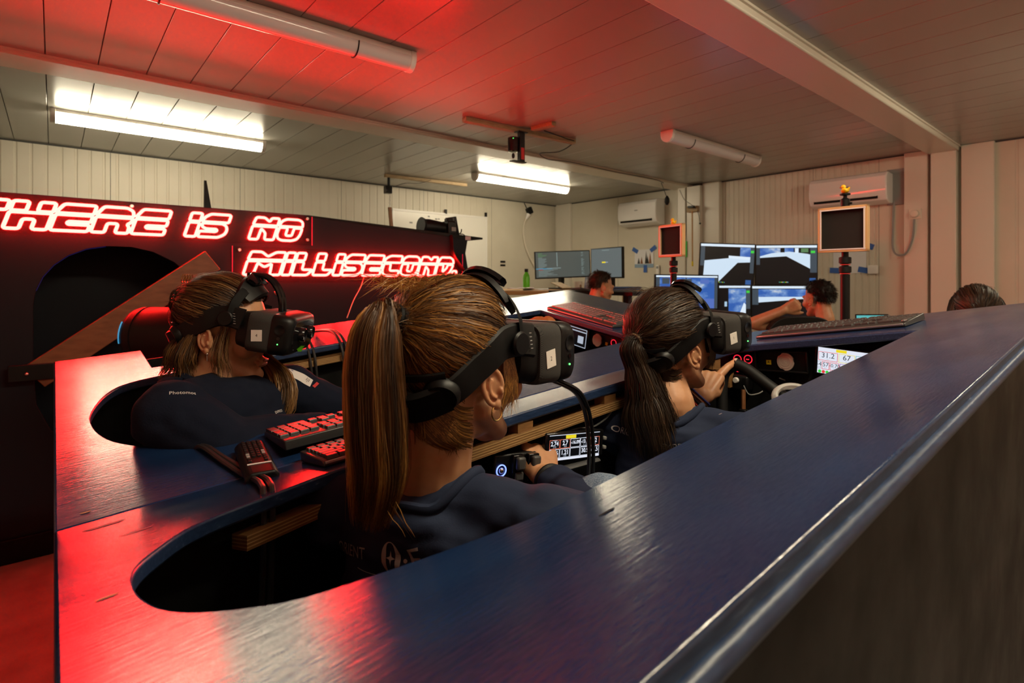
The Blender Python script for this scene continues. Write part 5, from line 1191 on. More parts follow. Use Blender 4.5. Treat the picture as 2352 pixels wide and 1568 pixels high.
# steering wheel
sw = thing('steering_wheel', 'black gripped steering wheel bar with clear ring at the helm', 'steering wheel', at_s(1700, 880, 1.5))
MB().tube(catmull([at_s(1690, 836, 1.52), at_s(1715, 848, 1.50), at_s(1755, 878, 1.46), at_s(1800, 912, 1.42)], 5), .0165, 14).build('top_bar', 'black_rubber', sw)
MB().tube(catmull([at_s(1694, 838, 1.52), at_s(1672, 848, 1.53), at_s(1660, 868, 1.53), at_s(1658, 910, 1.52), at_s(1660, 975, 1.50)], 5), .0155, 14).build('left_grip', 'black_rubber', sw)
rc = at_s(1822, 912, 1.40); MB().tube([rc+RGT*(.047*math.cos(a))+(UP*.8+FWD*.5).normalized()*(.030*math.sin(a)) for a in [2*math.pi*i/32 for i in range(32)]], .008, 10, True, flat=1.6).build('clear_ring', 'clear_plastic', sw)
for i, (pp, r) in enumerate((([(1757, 862, 1.58), (1760, 880, 1.58), (1752, 892, 1.56)], .0016), ([(1790, 868, 1.56), (1815, 878, 1.55), (1832, 892, 1.5), (1836, 905, 1.47)], .002), ([(1708, 885, 1.55), (1720, 905, 1.54), (1740, 904, 1.54), (1752, 898, 1.54)], .0016))):
    tag(MB().tube(catmull([at_s(*q) for q in pp], 5), r, 6).build('helm_wire', 'grey_plastic'), ('thin wire below the phone mount', 'curved wire near the clear ring of the wheel', 'loop of thin wire left under the steering bar')[i], 'wire', 'helm wires')

# ------------------------------------------------------------------ instruments beside the centre woman
dp = thing('trim_display', 'black phone display with white grid numbers below the deck edge', 'display', at_s(1318, 1060, 1.16))
DP = Panel(at_s(1256, 1001, 1.10), at_s(1372, 991, 1.19), at_s(1259, 1060, 1.10))
DP.slab(-.05, -.05, 1.10, 1.09, -.016, -.0005).build('case', 'black_gloss', dp, bevel=.004)
DP.quad(0, 0, 1, 1, .0002).build('screen', 'scr_black', dp, smooth=0)
DP.quad(0, 0, 1, .085, .0005).build('bottom_bar', 'scr_white', dp, smooth=0); DP.quad(0, .975, 1, 1, .0005).build('top_bar', 'scr_white', dp, smooth=0)
DP.quad(.31, .83, .51, .965, .0006).build('status_tag', 'scr_yellow', dp, smooth=0)
vals = (('2.74', '3.92'), ('2.7', '-0.8'), ('-16.09', ''), ('-13.13', '11.41'), ('42', '24'), ('0.76', '6.00'), ('1.21', '1.05'), ('', ''), ('30.9', ''), ('67.5', ''))
for i, (a_, b_) in enumerate(vals):
    c, r = i % 5, i//5; a0, a1 = c*.2+.004, c*.2+.196; b1 = .815-r*.37; b0 = b1-.355; hot = i in (0, 1, 4)
    DP.frame(a0, b0, a1, b1, .0006 if hot else .0004, .0011).build('cell', 'scr_orange' if hot else 'scr_white', dp, smooth=0)
    if a_: text(a_, .0125 if len(a_) < 6 else .010, DP.M((a0+a1)/2, (b0+b1)/2+.02, .0007), 'scr_white', dp, 'number', bold=.0003)
    if b_: text(b_, .0055, DP.M((a0+a1)/2, b0+.07, .0007), 'scr_grey', dp, 'small_number')
    if a_: DP.quad(a0+.05, b1-.035, a1-.05, b1-.012, .0007).build('caption', 'scr_grey', dp, smooth=0)
for k in (.30, .68): DP.slab(1.11, k-.08, 1.17, k+.08, -.014, .0).build('mount_tab', 'grey_plastic', dp, bevel=.002)
MB().tube([at_s(1262, 1085, 1.10), at_s(1372, 1055, 1.19)], .010, 8, flat=.5).build('support_bar', 'dark_grey', dp)
tag(MB().tube(catmull([at_s(1300, 992, 1.16), at_s(1330, 983, 1.19), at_s(1362, 980, 1.21), at_s(1390, 962, 1.24), at_s(1404, 945, 1.25)], 5), .0022, 6).build('display_wire', 'dark_grey'), 'thin dark wire rising behind the phone display to the rail', 'wire')
pb = thing('paddle_box', 'black control box with two paddles and a blue-ringed button by the hand', 'control box', at_s(1180, 1100, 1.10))
PB = Panel(at_s(1128, 1046, 1.03), at_s(1232, 1036, 1.09), at_s(1132, 1112, 1.03))
PB.slab(0, -.5, 1, 1, -.05, 0).build('case', 'black_plastic', pb, bevel=.004)
for a in (.34, .68):
    q = PB.slab(a, .02, a+.24, .98, 0, .012).build('paddle_frame', 'black_gloss', pb, bevel=.002)
    PB.slab(a+.03, .48, a+.21, .94, .012, .024).build('paddle', 'dark_grey', q, bevel=.004); PB.slab(a+.03, .10, a+.21, .40, .012, .018).build('paddle', 'dark_grey', q, bevel=.004)
MB().tube([PB.p(.15, .45, .002)+PB.x*(.0105*math.cos(a))+PB.y*(.0105*math.sin(a)) for a in [2*math.pi*i/28 for i in range(28)]], .0013, 6, True).build('glow_ring', 'led_blue', pb)
MB().ell(PB.p(.15, .45, .001), (.006, .006, .006), seg=14, rings=8).build('button', 'steel', pb)

# ------------------------------------------------------------------ far cockpit instruments
def fz(x, y, z): return CAM+(V((x, y, z))-CAM)*1.042
fd = thing('far_display', 'white-edged screen corner inside the far cockpit beyond headset 2', 'display', (-1.46, 1.58, 1.05))
FP = Panel(fz(-1.575, 1.575, 1.128), fz(-1.43, 1.575, 1.105), fz(-1.575, 1.575, 1.055))
FP.slab(-.05, -.06, 1.06, 1.06, -.016, -.0005).build('case', 'black_gloss', fd, bevel=.003); FP.quad(0, 0, 1, 1, .0002).build('screen', 'scr_black', fd, smooth=0)
FP.frame(0, 0, 1, 1, .0005, .003).build('outline', 'scr_grey', fd, smooth=0); FP.quad(.1, .8, .97, .86, .0005).build('row', 'scr_grey', fd, smooth=0); FP.quad(.7, .2, .9, .6, .0005).build('cell', 'scr_grey', fd, smooth=0)
fm = thing('phone_mount', 'empty phone mount with pinkish puck inside the far cockpit', 'phone mount', (-1.38, 1.6, 1.05))
MF = Matrix.Translation(fz(-1.365, 1.590, 1.068)) @ Matrix.Rotation(math.radians(9), 4, 'Y')
MB().box((0, .004, 0), (.12, .012, .06), M=MF).build('tray', 'black_plastic', fm, bevel=.003); puck(MF @ Matrix.Translation((-.012, -.003, 0)) @ Matrix.Rotation(math.pi/2, 4, 'X'), fm)
MB().box((.034, -.004, -.004), (.012, .001, .012), M=MF).build('tag', 'yellow', fm)
fb = thing('button_box', 'black box with one visible red ring inside the far cockpit', 'button box', (-1.29, 1.6, 1.06))
MB().box(fz(-1.285, 1.597, 1.055), (.06, .028, .06)).build('case', 'black_plastic', fb, bevel=.006)
for x, z in ((-1.296, 1.066), (-1.27, 1.045)): MB().tube([fz(x+.0118*math.cos(a), 1.582, z+.0118*math.sin(a)) for a in [2*math.pi*i/28 for i in range(28)]], .0014, 6, True).build('glow_ring', 'led_red', fb)
ob = MB(); oc = at_s(1238, 752, 2.2)
for i, (dx, dy, dz, r) in enumerate(((0, 0, 0, .045), (.03, .02, .012, .035), (-.03, -.01, .0, .035), (.0, .03, -.03, .04))): ob.ell(oc+V((dx, dy, dz)), r)
me = bake(ob, .004, 3, wrinkle(.003, (60, 60, 60))); me.materials.append(MATS['orange_foam']); o = bpy.data.objects.new('orange_bundle', me); COL.objects.link(o); tag(o, 'rounded orange-brown bundle inside the far cockpit front corner', 'bundle')
hb_ = thing('rail_block', 'short plywood block at the right helm corner under the bow deck', 'wood block', (-.845, 1.55, 1.03))
MB().box((-.842, 1.50, zR(-.84, 1.5)-.065), (.03, .13, .026)).build('block', 'plywood', hb_, bevel=.002); MB().box((-.838, 1.555, zR(-.84, 1.55)-.09), (.03, .026, .06)).build('cheek', 'plywood', hb_, bevel=.002)

# ------------------------------------------------------------------ keyboards
KEYM = {}
def key_mesh(wd, dp, m, hgt=.006):
    k = (round(wd, 4), round(dp, 4), m)
    if k not in KEYM:
        mb = MB(); a, b, c = wd/2, dp/2, .0012
        mb.loft([[(-a, -b, 0), (a, -b, 0), (a, b, 0), (-a, b, 0)], [(-a+c*.4, -b+c*.4, hgt*.7), (a-c*.4, -b+c*.4, hgt*.7), (a-c*.4, b-c*.4, hgt*.7), (-a+c*.4, b-c*.4, hgt*.7)], [(-a+c, -b+c, hgt), (a-c, -b+c, hgt), (a-c, b-c, hgt), (-a+c, b-c, hgt)]])
        me = mb.mesh('key'); me.materials.append(MATS[m]); KEYM[k] = me
    return KEYM[k]
ROWS = [[1]*15, [1]*13+[2], [1.5]+[1]*12+[1.5], [1.75]+[1]*11+[2.25], [2.25]+[1]*10+[2.75], [1.25, 1.25, 1.25, 6.25, 1.25, 1.25, 1.25, 1.25]]
def keyboard(M, label, u=.0188, pad=True, keym='key_top', basem='kb_base', edge=None, depth=.135, th=.014):
    w_ = (15.4+(7.6 if pad else 0))*u; t = thing('keyboard', label, 'keyboard', M, 'keyboards on the decks')
    hw, hd = w_/2, depth/2
    pr = [(-hd, 0), (hd, 0), (hd, th*1.25), (hd-.004, th*1.3), (-hd+.006, th*.75), (-hd, th*.5)]
    MB().loft([[(x, y, z) for y, z in pr] for x in (-hw, hw)]).build('base', basem, t, local=True, bevel=.002)
    if edge: MB().box((0, -hd-.001, th*.45), (w_*.98, .004, .005)).build('front_strip', edge, t, local=True, bevel=.001); MB().box((hw-.006, 0, th*1.02), (.008, depth*.9, .004)).build('side_strip', edge, t, local=True, bevel=.001)
    sl = th*.55/depth
    def key(x, y, kw, kd=1):
        o = bpy.data.objects.new('key', key_mesh(kw*u-.0022, kd*u-.0022, keym)); COL.objects.link(o); o.parent = t
        o.location = (x, y, th*.75+(y+hd)*sl-.001); o.rotation_euler = (math.atan(sl), 0, 0)
    y0 = hd-.016
    for r, row in enumerate(ROWS):
        y = y0-r*u*.99-(.004 if r else 0); x = -hw+.007
        for k in row: key(x+k*u/2, y, k); x += k*u
    if pad:
        x1 = -hw+.007+15.35*u
        for r in (0, 1, 2):
            for c in range(3): key(x1+(c+.5)*u, y0-r*u*.99-(.004 if r else 0), 1)
        key(x1+1.5*u, y0-4*u*.99-.004, 1)
        for c in range(3): key(x1+(c+.5)*u, y0-5*u*.99-.004, 1)
        x2 = x1+3.25*u
        for r in range(1, 6):
            for c in range(3):
                if r == 5 and c == 1: continue
                key(x2+((c+.5) if not (r == 5 and c == 0) else 1)*u, y0-r*u*.99-.004, 2 if (r == 5 and c == 0) else 1)
        key(x2+3.5*u, y0-u*.99-.004, 1); key(x2+3.5*u, y0-2.5*u*.99-.004, 1, 2); key(x2+3.5*u, y0-4.5*u*.99-.004, 1, 2)
    return t
def kb_at(x, y, sgn, yaw, lift=.001):
    z = (zR if sgn > 0 else zL)(x, y); return deck_frame(V((x, y, z+lift)), sgn, yaw)
keyboard(kb_at(-1.058, .31+.216, -1, -math.pi/2, .008) @ Matrix.Rotation(math.radians(6), 4, 'X'), 'red-lit keyboard with number pad, farther of the pair on the middle deck', edge='black_plastic', depth=.128, u=.0185)
keyboard(kb_at(-.906, .305+.15, 1, math.pi/2), 'red-lit compact keyboard nearer the cockpit edge on the middle deck', pad=False, edge='alu', depth=.112, u=.0165)
keyboard(kb_at(-.610, 1.745, 1, math.radians(-4)), 'black keyboard on the bow deck in front of the helm display', edge='alu', u=.0178, depth=.14)
keyboard(kb_at(-1.565, 1.765, -1, math.radians(-13)), 'black keyboard on the far cockpit bow deck, rim tinted pink', u=.0212, depth=.155)
# remote control in the valley of the middle deck
RM = Matrix.Translation((-.985, .262, .984)) @ Matrix.Rotation(math.radians(-8), 4, 'Z') @ Matrix.Rotation(math.radians(2), 4, 'Y')
rt = thing('remote_control', 'slim remote control lying beside the red-lit keyboards', 'remote', RM)
MB().loft([[(x, -.024, 0), (x, .024, 0), (x, .026, .010), (x, .018, .019), (x, -.018, .019), (x, -.026, .010)] for x in (-.085, .085)]).build('body', 'black_plastic', rt, local=True, bevel=.004, bseg=3)
for i in range(10):
    for j in range(4):
        if i > 7 and j in (1, 2): continue
        MB().box((-.075+.0115*i, -.0125+.0083*j, .0195), (.007, .0055, .003)).build('button', 'grey_plastic' if (i, j) in ((5, 3), (6, 3), (6, 0), (7, 0)) else 'black_rubber', rt, local=True, bevel=.0006)
MB().box((.043, 0, .0193), (.004, .036, .001)).build('stripe', 'print_white', rt, local=True)

# ------------------------------------------------------------------ cables draped over the decks
def dk(x, y, l=.007): return V((x, y, max(zR(x, y), zL(x, y))+l))
for j, off in enumerate((0, .0115)):
    pts = [V((-1.19, .19+off*.4, .90)), V((-1.155, .20+off*.4, zL(-1.155, .2)-.01)), dk(-1.13, .208+off*.5), dk(-1.05, .222+off*.7), dk(-.97, .236+off, .008), dk(-.89, .236+off, .006), dk(-.83, .228+off, .007), V((-.797, .222+off, zR(-.8, .22)-.006)), V((-.788, .218+off, .90)), V((-.785, .212+off, .78)), V((-.783, .208+off, .60))]
    tag(MB().tube(catmull(pts, 5), .0044, 8).build('deck_cable', 'cable_black'), ('left' if j == 0 else 'right')+' of the two black cables draped over the middle deck into the opening', 'cable', 'cables over the middle deck')
for j, (y_, d_) in enumerate(((.63, .012), (.74, .010))):
    for q in (0, 1):
        yy = y_+q*.016; pts = [dk(-1.99, yy-.02), dk(-1.93, yy-.01, .02), dk(-1.86, yy, .026), dk(-1.80, yy, .014), V((-1.768, yy+.004, zL(-1.77, yy)-.03)), V((-1.762, yy+.01, .95)), V((-1.76, yy+.012, .80))]
        tag(MB().tube(catmull(pts, 5), .0045, 8).build('deck_cable', 'cable_black'), ('left' if q == 0 else 'right')+(' strand of the black cable looped over the far rail just right of headset 4' if j == 0 else ' strand of the black cable looped over the far rail left of the ponytail'), 'cable', 'cables over the far rail %d' % j)
# black drum behind the far cockpit
dc = at_s(402, 770, 2.16); ax = (RGT*.93+FWD*-.1).normalized(); dm = thing('black_drum', 'black cylindrical drum with cyan-lit rim behind the woman with headset 4', 'drum', V((dc.x, dc.y, 0)))
ra = .112; MB().tube([dc-ax*.155, dc-ax*.148, dc-ax*.13, dc+ax*.18], [ra*.86, ra*.95, ra, ra], 40).build('shell', 'black_plastic', dm)
X, Y = basis(ax); MB().tube([dc-ax*.105+X*(ra*1.003*math.cos(a))+Y*(ra*1.003*math.sin(a)) for a in [2*math.pi*i/40 for i in range(40)]], .0018, 5, True).build('seam_ring', 'black_soft', dm)
MB().tube([dc-ax*.150+X*(ra*.95*math.cos(a))+Y*(ra*.95*math.sin(a)) for a in [2.55+.8*i/14 for i in range(15)]], .0028, 6).build('cyan_edge', 'led_cyan', dm)
MB().tube([V((dc.x, dc.y, .0)), V((dc.x, dc.y, dc.z-ra*.9))], .05, 20).build('pedestal', 'black_plastic', dm); MB().tube([V((dc.x, dc.y, .0)), V((dc.x, dc.y, .02))], .16, 28).build('foot_plate', 'black_plastic', dm)
# ------------------------------------------------------------------ framed tracking targets on poles, rubber ducks
def duck(M, label):
    t = thing('rubber_duck', label, 'rubber duck', M, 'rubber ducks')
    b = MB(); b.ell((0, 0, .010), (.0115, .015, .010)); b.ell((0, .006, .025), .0085); b.cap((0, -.012, .014), .005, (0, -.017, .020), .0025); b.ell((.009, -.002, .012), (.004, .009, .006)); b.ell((-.009, -.002, .012), (.004, .009, .006))
    me = bake(b, .0012, 3); me.materials.append(MATS['duck_yellow']); o = bpy.data.objects.new('body', me); COL.objects.link(o); o.parent = t
    MB().ell((0, .0155, .0235), (.005, .0045, .0022), seg=14, rings=8).build('beak', 'duck_orange', t, local=True)
    for s in (-1, 1): MB().ell((s*.005, .0118, .028), .0015, seg=8, rings=6).build('eye', 'ink', t, local=True)
def target(u, vpole, y, frame_px, size, yaw, label, dlabel, dyaw, head=True):
    b = at_y(u, 735, y); t = thing('framed_target', label, 'framed target', V((b.x, y, .75)), 'framed targets on poles')
    s = (b-CAM).dot(FWD); cz = at_s(u, frame_px, s).z; c = V((b.x-.002, y-.012, cz))
    F = Matrix.Translation(c) @ Matrix.Rotation(math.radians(yaw), 4, 'Z'); h = size/2
    zb = cz-h
    MB().tube([V((b.x, y, .72)), V((b.x, y, zb-.075))], .0145, 16).build('lower_tube', 'black_plastic', t)
    MB().tube([V((b.x, y, zb-.08)), V((b.x, y, zb+.01))], .0105, 16).build('upper_tube', 'black_plastic', t)
    for z in (zb-.027, zb-.058): MB().lathe([(.014, -.012), (.0185, -.010), (.0185, .009), (.014, .011)], 18, M=Matrix.Translation((b.x, y, z))).build('twist_lock', 'black_rubber', t)
    for z in (zb-.042, zb-.072): MB().lathe([(.0155, -.0015), (.0155, .0015)], 18, M=Matrix.Translation((b.x, y, z))).build('red_ring', 'print_red', t)
    MB().box((0, .004, 0), (size-.012, .006, size-.012), M=F).build('black_panel', 'felt_black', t)
    for i in range(4):
        a = i*math.pi/2; G = F @ Matrix.Rotation(a, 4, 'Y')
        MB().box((0, 0, h-.004), (size, .020, .008), M=G).build('frame_bar', 'frame_wood', t, bevel=.001)
        MB().box((0, -.0105, h-.0095), (size-.012, .002, .004), M=G).build('inner_bead', 'print_white', t)
    zt = cz+h
    if head:
        MB().lathe([(.010, 0), (.014, .002), (.0145, .024), (.010, .028), (.006, .030), (.006, .038), (.016, .040), (.016, .044), (.012, .0455)], 22, M=Matrix.Translation((b.x, y, zt))).build('ball_head', 'black_plastic', t)
        MB().tube([V((b.x+.012, y-.004, zt+.010)), V((b.x+.022, y-.004, zt+.010))], .004, 10).build('knob', 'black_plastic', t)
    duck(Matrix.Translation((b.x, y, zt+(.0455 if head else 0))) @ Matrix.Rotation(dyaw, 4, 'Z') @ Matrix.Scale(.9, 4), dlabel)
target(1941, 735, 2.035, 527, .152, -2, 'larger black square panel in pale wooden frame on a black pole', 'yellow rubber duck on the ball head above the larger framed target', math.radians(75))
target(1547, 735, 2.14, 553, .146, -12, 'smaller red-lit square panel in wooden frame on a black pole', 'yellow rubber duck on top of the smaller red-lit framed target', math.radians(80), False)

# ------------------------------------------------------------------ monitors
def sky_mat(name):
    m = mat(name, (0, 0, 0), .3); N, L, b = nodes(m)
    n = tex_noise(m, (1, 1, 1.8), 9, 6); c = ramp(m, n, [(.42, (.03, .13, .50)), (.56, (.16, .32, .68)), (.66, (.62, .70, .80))])
    L.new(c, b.inputs['Emission Color']); b.inputs['Emission Strength'].default_value = .85; return m
sky_mat('scr_sky'); emi('scr_ice', (.62, .76, .90), 1); emi('scr_ice2', (.40, .58, .74), 1); emi('scr_bar', (.72, .84, .95), 1); emi('scr_side', (.05, .07, .09), 1); emi('scr_navy', (.03, .10, .30), 1)
emi('scr_sea', (.10, .18, .55), .9); emi('scr_code', (.075, .085, .075), 1); emi('scr_code_line', (.20, .26, .25), 1); emi('scr_code_green', (.10, .22, .09), 1); emi('scr_code_blue', (.06, .28, .45), 1); emi('scr_code_red', (.30, .05, .04), 1); emi('scr_plain', (.115, .135, .135), 1)
def monitor(TL, TR, BL, label, draw, stand=True, floor_z=None, group='desk monitors'):
    P = Panel(TL, TR, BL); base = P.p(.5, 0, -.03); t = thing('monitor', label, 'monitor', base, group)
    bz = .010
    P.slab(-bz/P.w, -bz/P.h*1.4, 1+bz/P.w, 1+bz/P.h, -.035, -.001).build('case', 'black_plastic', t, bevel=.003)
    P.quad(0, 0, 1, 1, .0003).build('screen', 'scr_black', t, smooth=0)
    if stand:
        z0 = floor_z if floor_z is not None else .76
        MB().box((base.x-P.n.x*.06, base.y-P.n.y*.06, (base.z+z0)/2+.05), (.05, .05, base.z-z0+.1)).build('stand_post', 'black_plastic', t, bevel=.004)
        MB().box((base.x-P.n.x*.06, base.y-P.n.y*.06, z0+.008), (.22, .2, .016)).build('stand_foot', 'black_plastic', t, bevel=.004)
    def R(a0, b0, a1, b1, m, z=.001, nm='picture_area'): P.quad(a0, b0, a1, b1, z).build(nm, m, t, smooth=0)
    def G(pts, m, z=.0015, nm='picture_area'): P.poly(pts, z).build(nm, m, t, smooth=0)
    draw(R, G, P, t); return t
rs = random.Random(5)
def draw_ul(R, G, P, t):
    R(.0, .94, 1, 1, 'scr_bar'); R(.0, .45, .08, .93, 'scr_side', .0012); G([(.06, 0), (.32, 0), (.70, .55), (.93, .57), (.93, .66), (.55, .70), (.55, .66), (.08, .58)], 'scr_ice'); G([(.53, .66), (.93, .62), (.93, .70), (.53, .72)], 'scr_bar', .0017)
    R(.74, .69, .93, .93, 'scr_sky', .0014); R(.93, .3, 1, .93, 'scr_side'); R(.935, .80, .995, .86, 'scr_green', .002); R(.86, .02, .96, .13, 'scr_navy', .002)
    for i in range(8): R(.34+.018*i, .04, .35+.018*i, .06, ('scr_teal', 'scr_yellow', 'scr_green', 'scr_sky')[i % 4], .002)
def draw_ur(R, G, P, t):
    R(0, .94, 1, 1, 'scr_bar'); R(0, .5, .06, .93, 'scr_side', .0012); R(.06, .72, .62, .93, 'scr_sky', .0012); G([(.06, .72), (.25, .80), (.55, .84), (.85, .78), (.89, .76), (.89, .40), (.50, .72), (.06, .68)], 'scr_ice'); G([(.06, 0), (.06, .68), (.50, .71), (.95, .34), (.98, 0)], 'scr_black', .0018)
    R(.40, .82, .47, .93, 'scr_black', .002); R(.64, .80, .70, .93, 'scr_bar', .002); R(.74, .82, .86, .92, 'scr_code_green', .002); R(.89, .3, 1, .93, 'scr_side', .0019); R(.90, .80, .97, .86, 'scr_green', .002); R(.88, .08, .98, .16, 'scr_navy', .002)
    for i in range(9): R(.38+.018*i, .04, .39+.018*i, .06, ('scr_teal', 'scr_green', 'scr_yellow', 'scr_bar')[i % 4], .002)
def draw_ll(R, G, P, t):
    R(0, .93, 1, 1, 'scr_bar'); R(.30, .05, .86, .90, 'scr_sky', .0012); G([(.66, .05), (.86, .05), (.86, .35), (.80, .42)], 'scr_bar', .0018); R(.86, .2, 1, .9, 'scr_side'); R(.88, .75, .98, .83, 'scr_green', .002); R(.17, .28, .25, .45, 'scr_ice2', .002)
def draw_lr(R, G, P, t):
    R(0, .94, 1, 1, 'scr_bar'); R(0, .5, .1, .92, 'scr_side', .0012); R(.1, .70, 1, .92, 'scr_sky', .0012); G([(.1, .56), (.55, .62), (.80, .66), (1, .60), (1, .72), (.1, .71)], 'scr_ice')
def draw_fl(R, G, P, t):
    R(0, .95, 1, 1, 'scr_bar'); R(0, 0, .06, .95, 'scr_side', .0012); R(.06, .30, 1, .94, 'scr_sky', .0010); R(.06, .0, 1, .30, 'scr_sea', .0011); R(.10, .74, .22, .92, 'scr_side', .0014); R(.48, .55, .495, .94, 'scr_black', .0014); R(.43, .78, .58, .90, 'scr_side', .0015); R(.95, 0, 1, .94, 'scr_side', .0014); R(.72, .76, .86, .88, 'scr_sea', .0013)
S5 = 5.0
def mon_px(tl, tr, bl, s0, s1, label, draw, **k): return monitor(at_s(*tl, s0), at_s(*tr, s1), at_s(*bl, s0), label, draw, **k)
mon_px((1611, 559), (1734, 563), (1606, 650), 5.1, 5.0, 'upper left of the four stacked monitors showing white deck and sky', draw_ul)
mon_px((1738, 564), (1877, 563), (1737, 652), 5.0, 4.9, 'upper right of the four stacked monitors showing large white deck', draw_ur)
mon_px((1652, 656), (1723, 656), (1652, 722), 5.02, 5.0, 'lower left of the stacked monitors showing blue sky panel', draw_ll)
mon_px((1728, 657), (1872, 657), (1728, 742), 5.0, 4.9, 'lower right of the stacked monitors, partly behind the man', draw_lr)
mon_px((1507, 632), (1648, 634), (1506, 706), 4.7, 4.7, 'monitor showing blue sky and sea behind headset 1', draw_fl)
dk_ = thing('desk', 'desk under the stacked monitors behind the bow decks', 'desk', (-2.3, 4.75, 0)); MB().box((-2.35, 4.75, .74), (1.9, .75, .03)).build('top', 'bench_wood', dk_, bevel=.003)
for x in (-3.25, -1.45):
    for y in (4.42, 5.08): MB().box((x, y, .36), (.05, .05, .72)).build('leg', 'alu', dk_)
def draw_code(R, G, P, t):
    R(0, 0, 1, 1, 'scr_code', .0008)
    r = random.Random(4)
    for i in range(26):
        b = .95-i*.036; R(.045, b, .045+r.uniform(.05, .17), b+.014, ('scr_code_line', 'scr_code_green')[i < 5], .0012, 'text_line')
        if r.random() < .8: R(.845, b, .845+r.uniform(.02, .06), b+.014, 'scr_code_line', .0012, 'text_line')
        if b < .36: R(.05, b, .10+r.uniform(.1, .3), b+.013, 'scr_code_line', .0013, 'text_line')
    R(.385, .42, .40, .98, 'scr_code_line', .0013); R(.0, .33, .30, .36, 'scr_code_blue', .0015, 'text_line'); R(.05, .29, .13, .325, 'scr_code_red', .0015, 'text_line'); R(.20, .345, .46, .375, 'scr_code_line', .0016, 'text_line')
def draw_plain(R, G, P, t):
    R(0, 0, 1, 1, 'scr_plain', .0008); R(.36, .50, .48, .545, 'scr_yellow', .0012); R(.44, .51, .56, .53, 'scr_grey', .0011); R(.36, .93, .60, .955, 'scr_code_line', .0012, 'text_line')
mon_px((1232, 580), (1355, 576), (1232, 638), 5.9, 6.0, 'wide monitor of green and grey code lines in the far corner', draw_code, floor_z=1.195)
mon_px((1359, 573), (1428, 568), (1359, 637), 5.75, 5.45, 'plain grey monitor turned beside the code monitor', draw_plain, floor_z=1.195)
# high bench in the far corner with things on it
bz = 1.195; bench = thing('high_bench', 'tall wooden bench along the left wall under the code monitors', 'bench', (FWD*5.62+RGT*.58))
bc_ = FWD*5.62+RGT*.58; BM = Matrix.Translation((bc_.x, bc_.y, 0)) @ Matrix.Rotation(ANG, 4, 'Z')
MB().box((0, 0, bz-.02), (1.5, 1.0, .04), M=BM).build('top', 'bench_wood', bench, bevel=.004)
for x in (-.68, .68):
    for y in (-.42, .42): MB().box((x, y, (bz-.04)/2), (.06, .06, bz-.04), M=BM).build('leg', 'bench_wood', bench)
def on_bench(u, v): return at_z(u, v, bz)
p = at_s(1209, 662, 5.6); p.z = bz; bt = thing('water_bottle', 'bright green water bottle with black cap on the high bench', 'bottle', p)
MB().lathe([(.030, 0), (.035, .004), (.036, .12), (.030, .15), (.017, .175), (.016, .185)], 24, M=Matrix.Translation(p)).build('body', 'bottle_green', bt); MB().lathe([(.018, .183), (.019, .186), (.019, .212), (.016, .216)], 20, M=Matrix.Translation(p)).build('cap', 'black_plastic', bt)
p = at_s(1328, 664, 5.1); p.z = bz+.0; mg = thing('mug', 'cream mug with an orange mark on the high bench', 'mug', p)
MB().lathe([(.036, 0), (.038, .004), (.040, .088), (.036, .088), (.034, .01)], 24, M=Matrix.Translation(p)).build('cup', 'cream_plastic', mg); MB().tube([p+RGT*(.038+.022*math.sin(a))+V((0, 0, .045+.026*math.cos(a))) for a in [math.pi*i/10 for i in range(11)]], .005, 8).build('handle', 'cream_plastic', mg); MB().ell(p-FWD*.036+RGT*.018+V((0, 0, .045)), (.010, .010, .016), seg=10, rings=8).build('mark', 'wood_batten', mg)
for i, (u0, u1, v, s, m, lb) in enumerate(((1180, 1212, 664, 5.3, 'paper_pink', 'pinkish crumpled sheet at the left end of the high bench'), (1214, 1246, 665, 5.5, 'paper', 'white sheet lying on the high bench by the bottle'))):
    a = at_s(u0, v, s); b = at_s(u1, v, s); c = (a+b)/2; c.z = bz+.01
    vs = []; n = 7
    for y in range(n):
        for x in range(n): q = c+RGT*((x/(n-1)-.5)*.26)+FWD*((y/(n-1)-.5)*.2); vs.append(q+V((0, 0, .012*noise.noise(q*14)+(.012 if i == 0 else 0))))
    m_ = MB(); m_.add(vs, [(y*n+x, y*n+x+1, y*n+n+x+1, y*n+n+x) for y in range(n-1) for x in range(n-1)]); o = m_.build('paper_sheet', m); sd = o.modifiers.new('s', 'SOLIDIFY'); sd.thickness = .002; tag(o, lb, 'paper')
a = at_s(1276, 652, 5.6); b = at_s(1304, 662, 5.4); a.z = bz+.075; b.z = bz+.02
tag(bar(MB(), a, b, .12, .008).build('brown_clipboard', 'wood_batten'), 'tilted brown board leaning under the code monitor', 'board')
lp = thing('laptop', 'open pale blue laptop beside the brown-haired man', 'laptop', at_s(1352, 668, 4.6)); LP = Panel(at_s(1348, 636, 4.75), at_s(1372, 634, 4.65), at_s(1341, 668, 4.75)); LP.slab(0, 0, 1, 1, -.008, 0).build('lid', 'laptop_blue', lp, bevel=.002); LP.slab(0, -.12, 1, 0, -.008, .16).build('base', 'dark_grey', lp, bevel=.002)
p = at_s(1425, 664, 4.75); fo = thing('blue_folder', 'dark blue folders lying flat right of the brown-haired man', 'folder', p); 
for k in range(2): MB().box((0, 0, 0), (.30, .2, .012), M=Matrix.Translation(p+V((0, 0, .016*k))) @ Matrix.Rotation(ANG+.25*k, 4, 'Z')).build('cover', 'blue_folder', fo, bevel=.002)
ds2 = thing('side_table', 'dark table under the blue folders and pale laptop', 'table', V((p.x, p.y, 0))); MB().box((p.x-.12, p.y-.02, p.z-.03), (.95, .55, .03)).build('top', 'black_plastic', ds2)
for dx, dy in ((-.5, -.22), (.25, -.22), (-.5, .2), (.25, .2)): MB().box((p.x+dx, p.y+dy, (p.z-.045)/2), (.05, .05, p.z-.045)).build('leg', 'black_plastic', ds2)
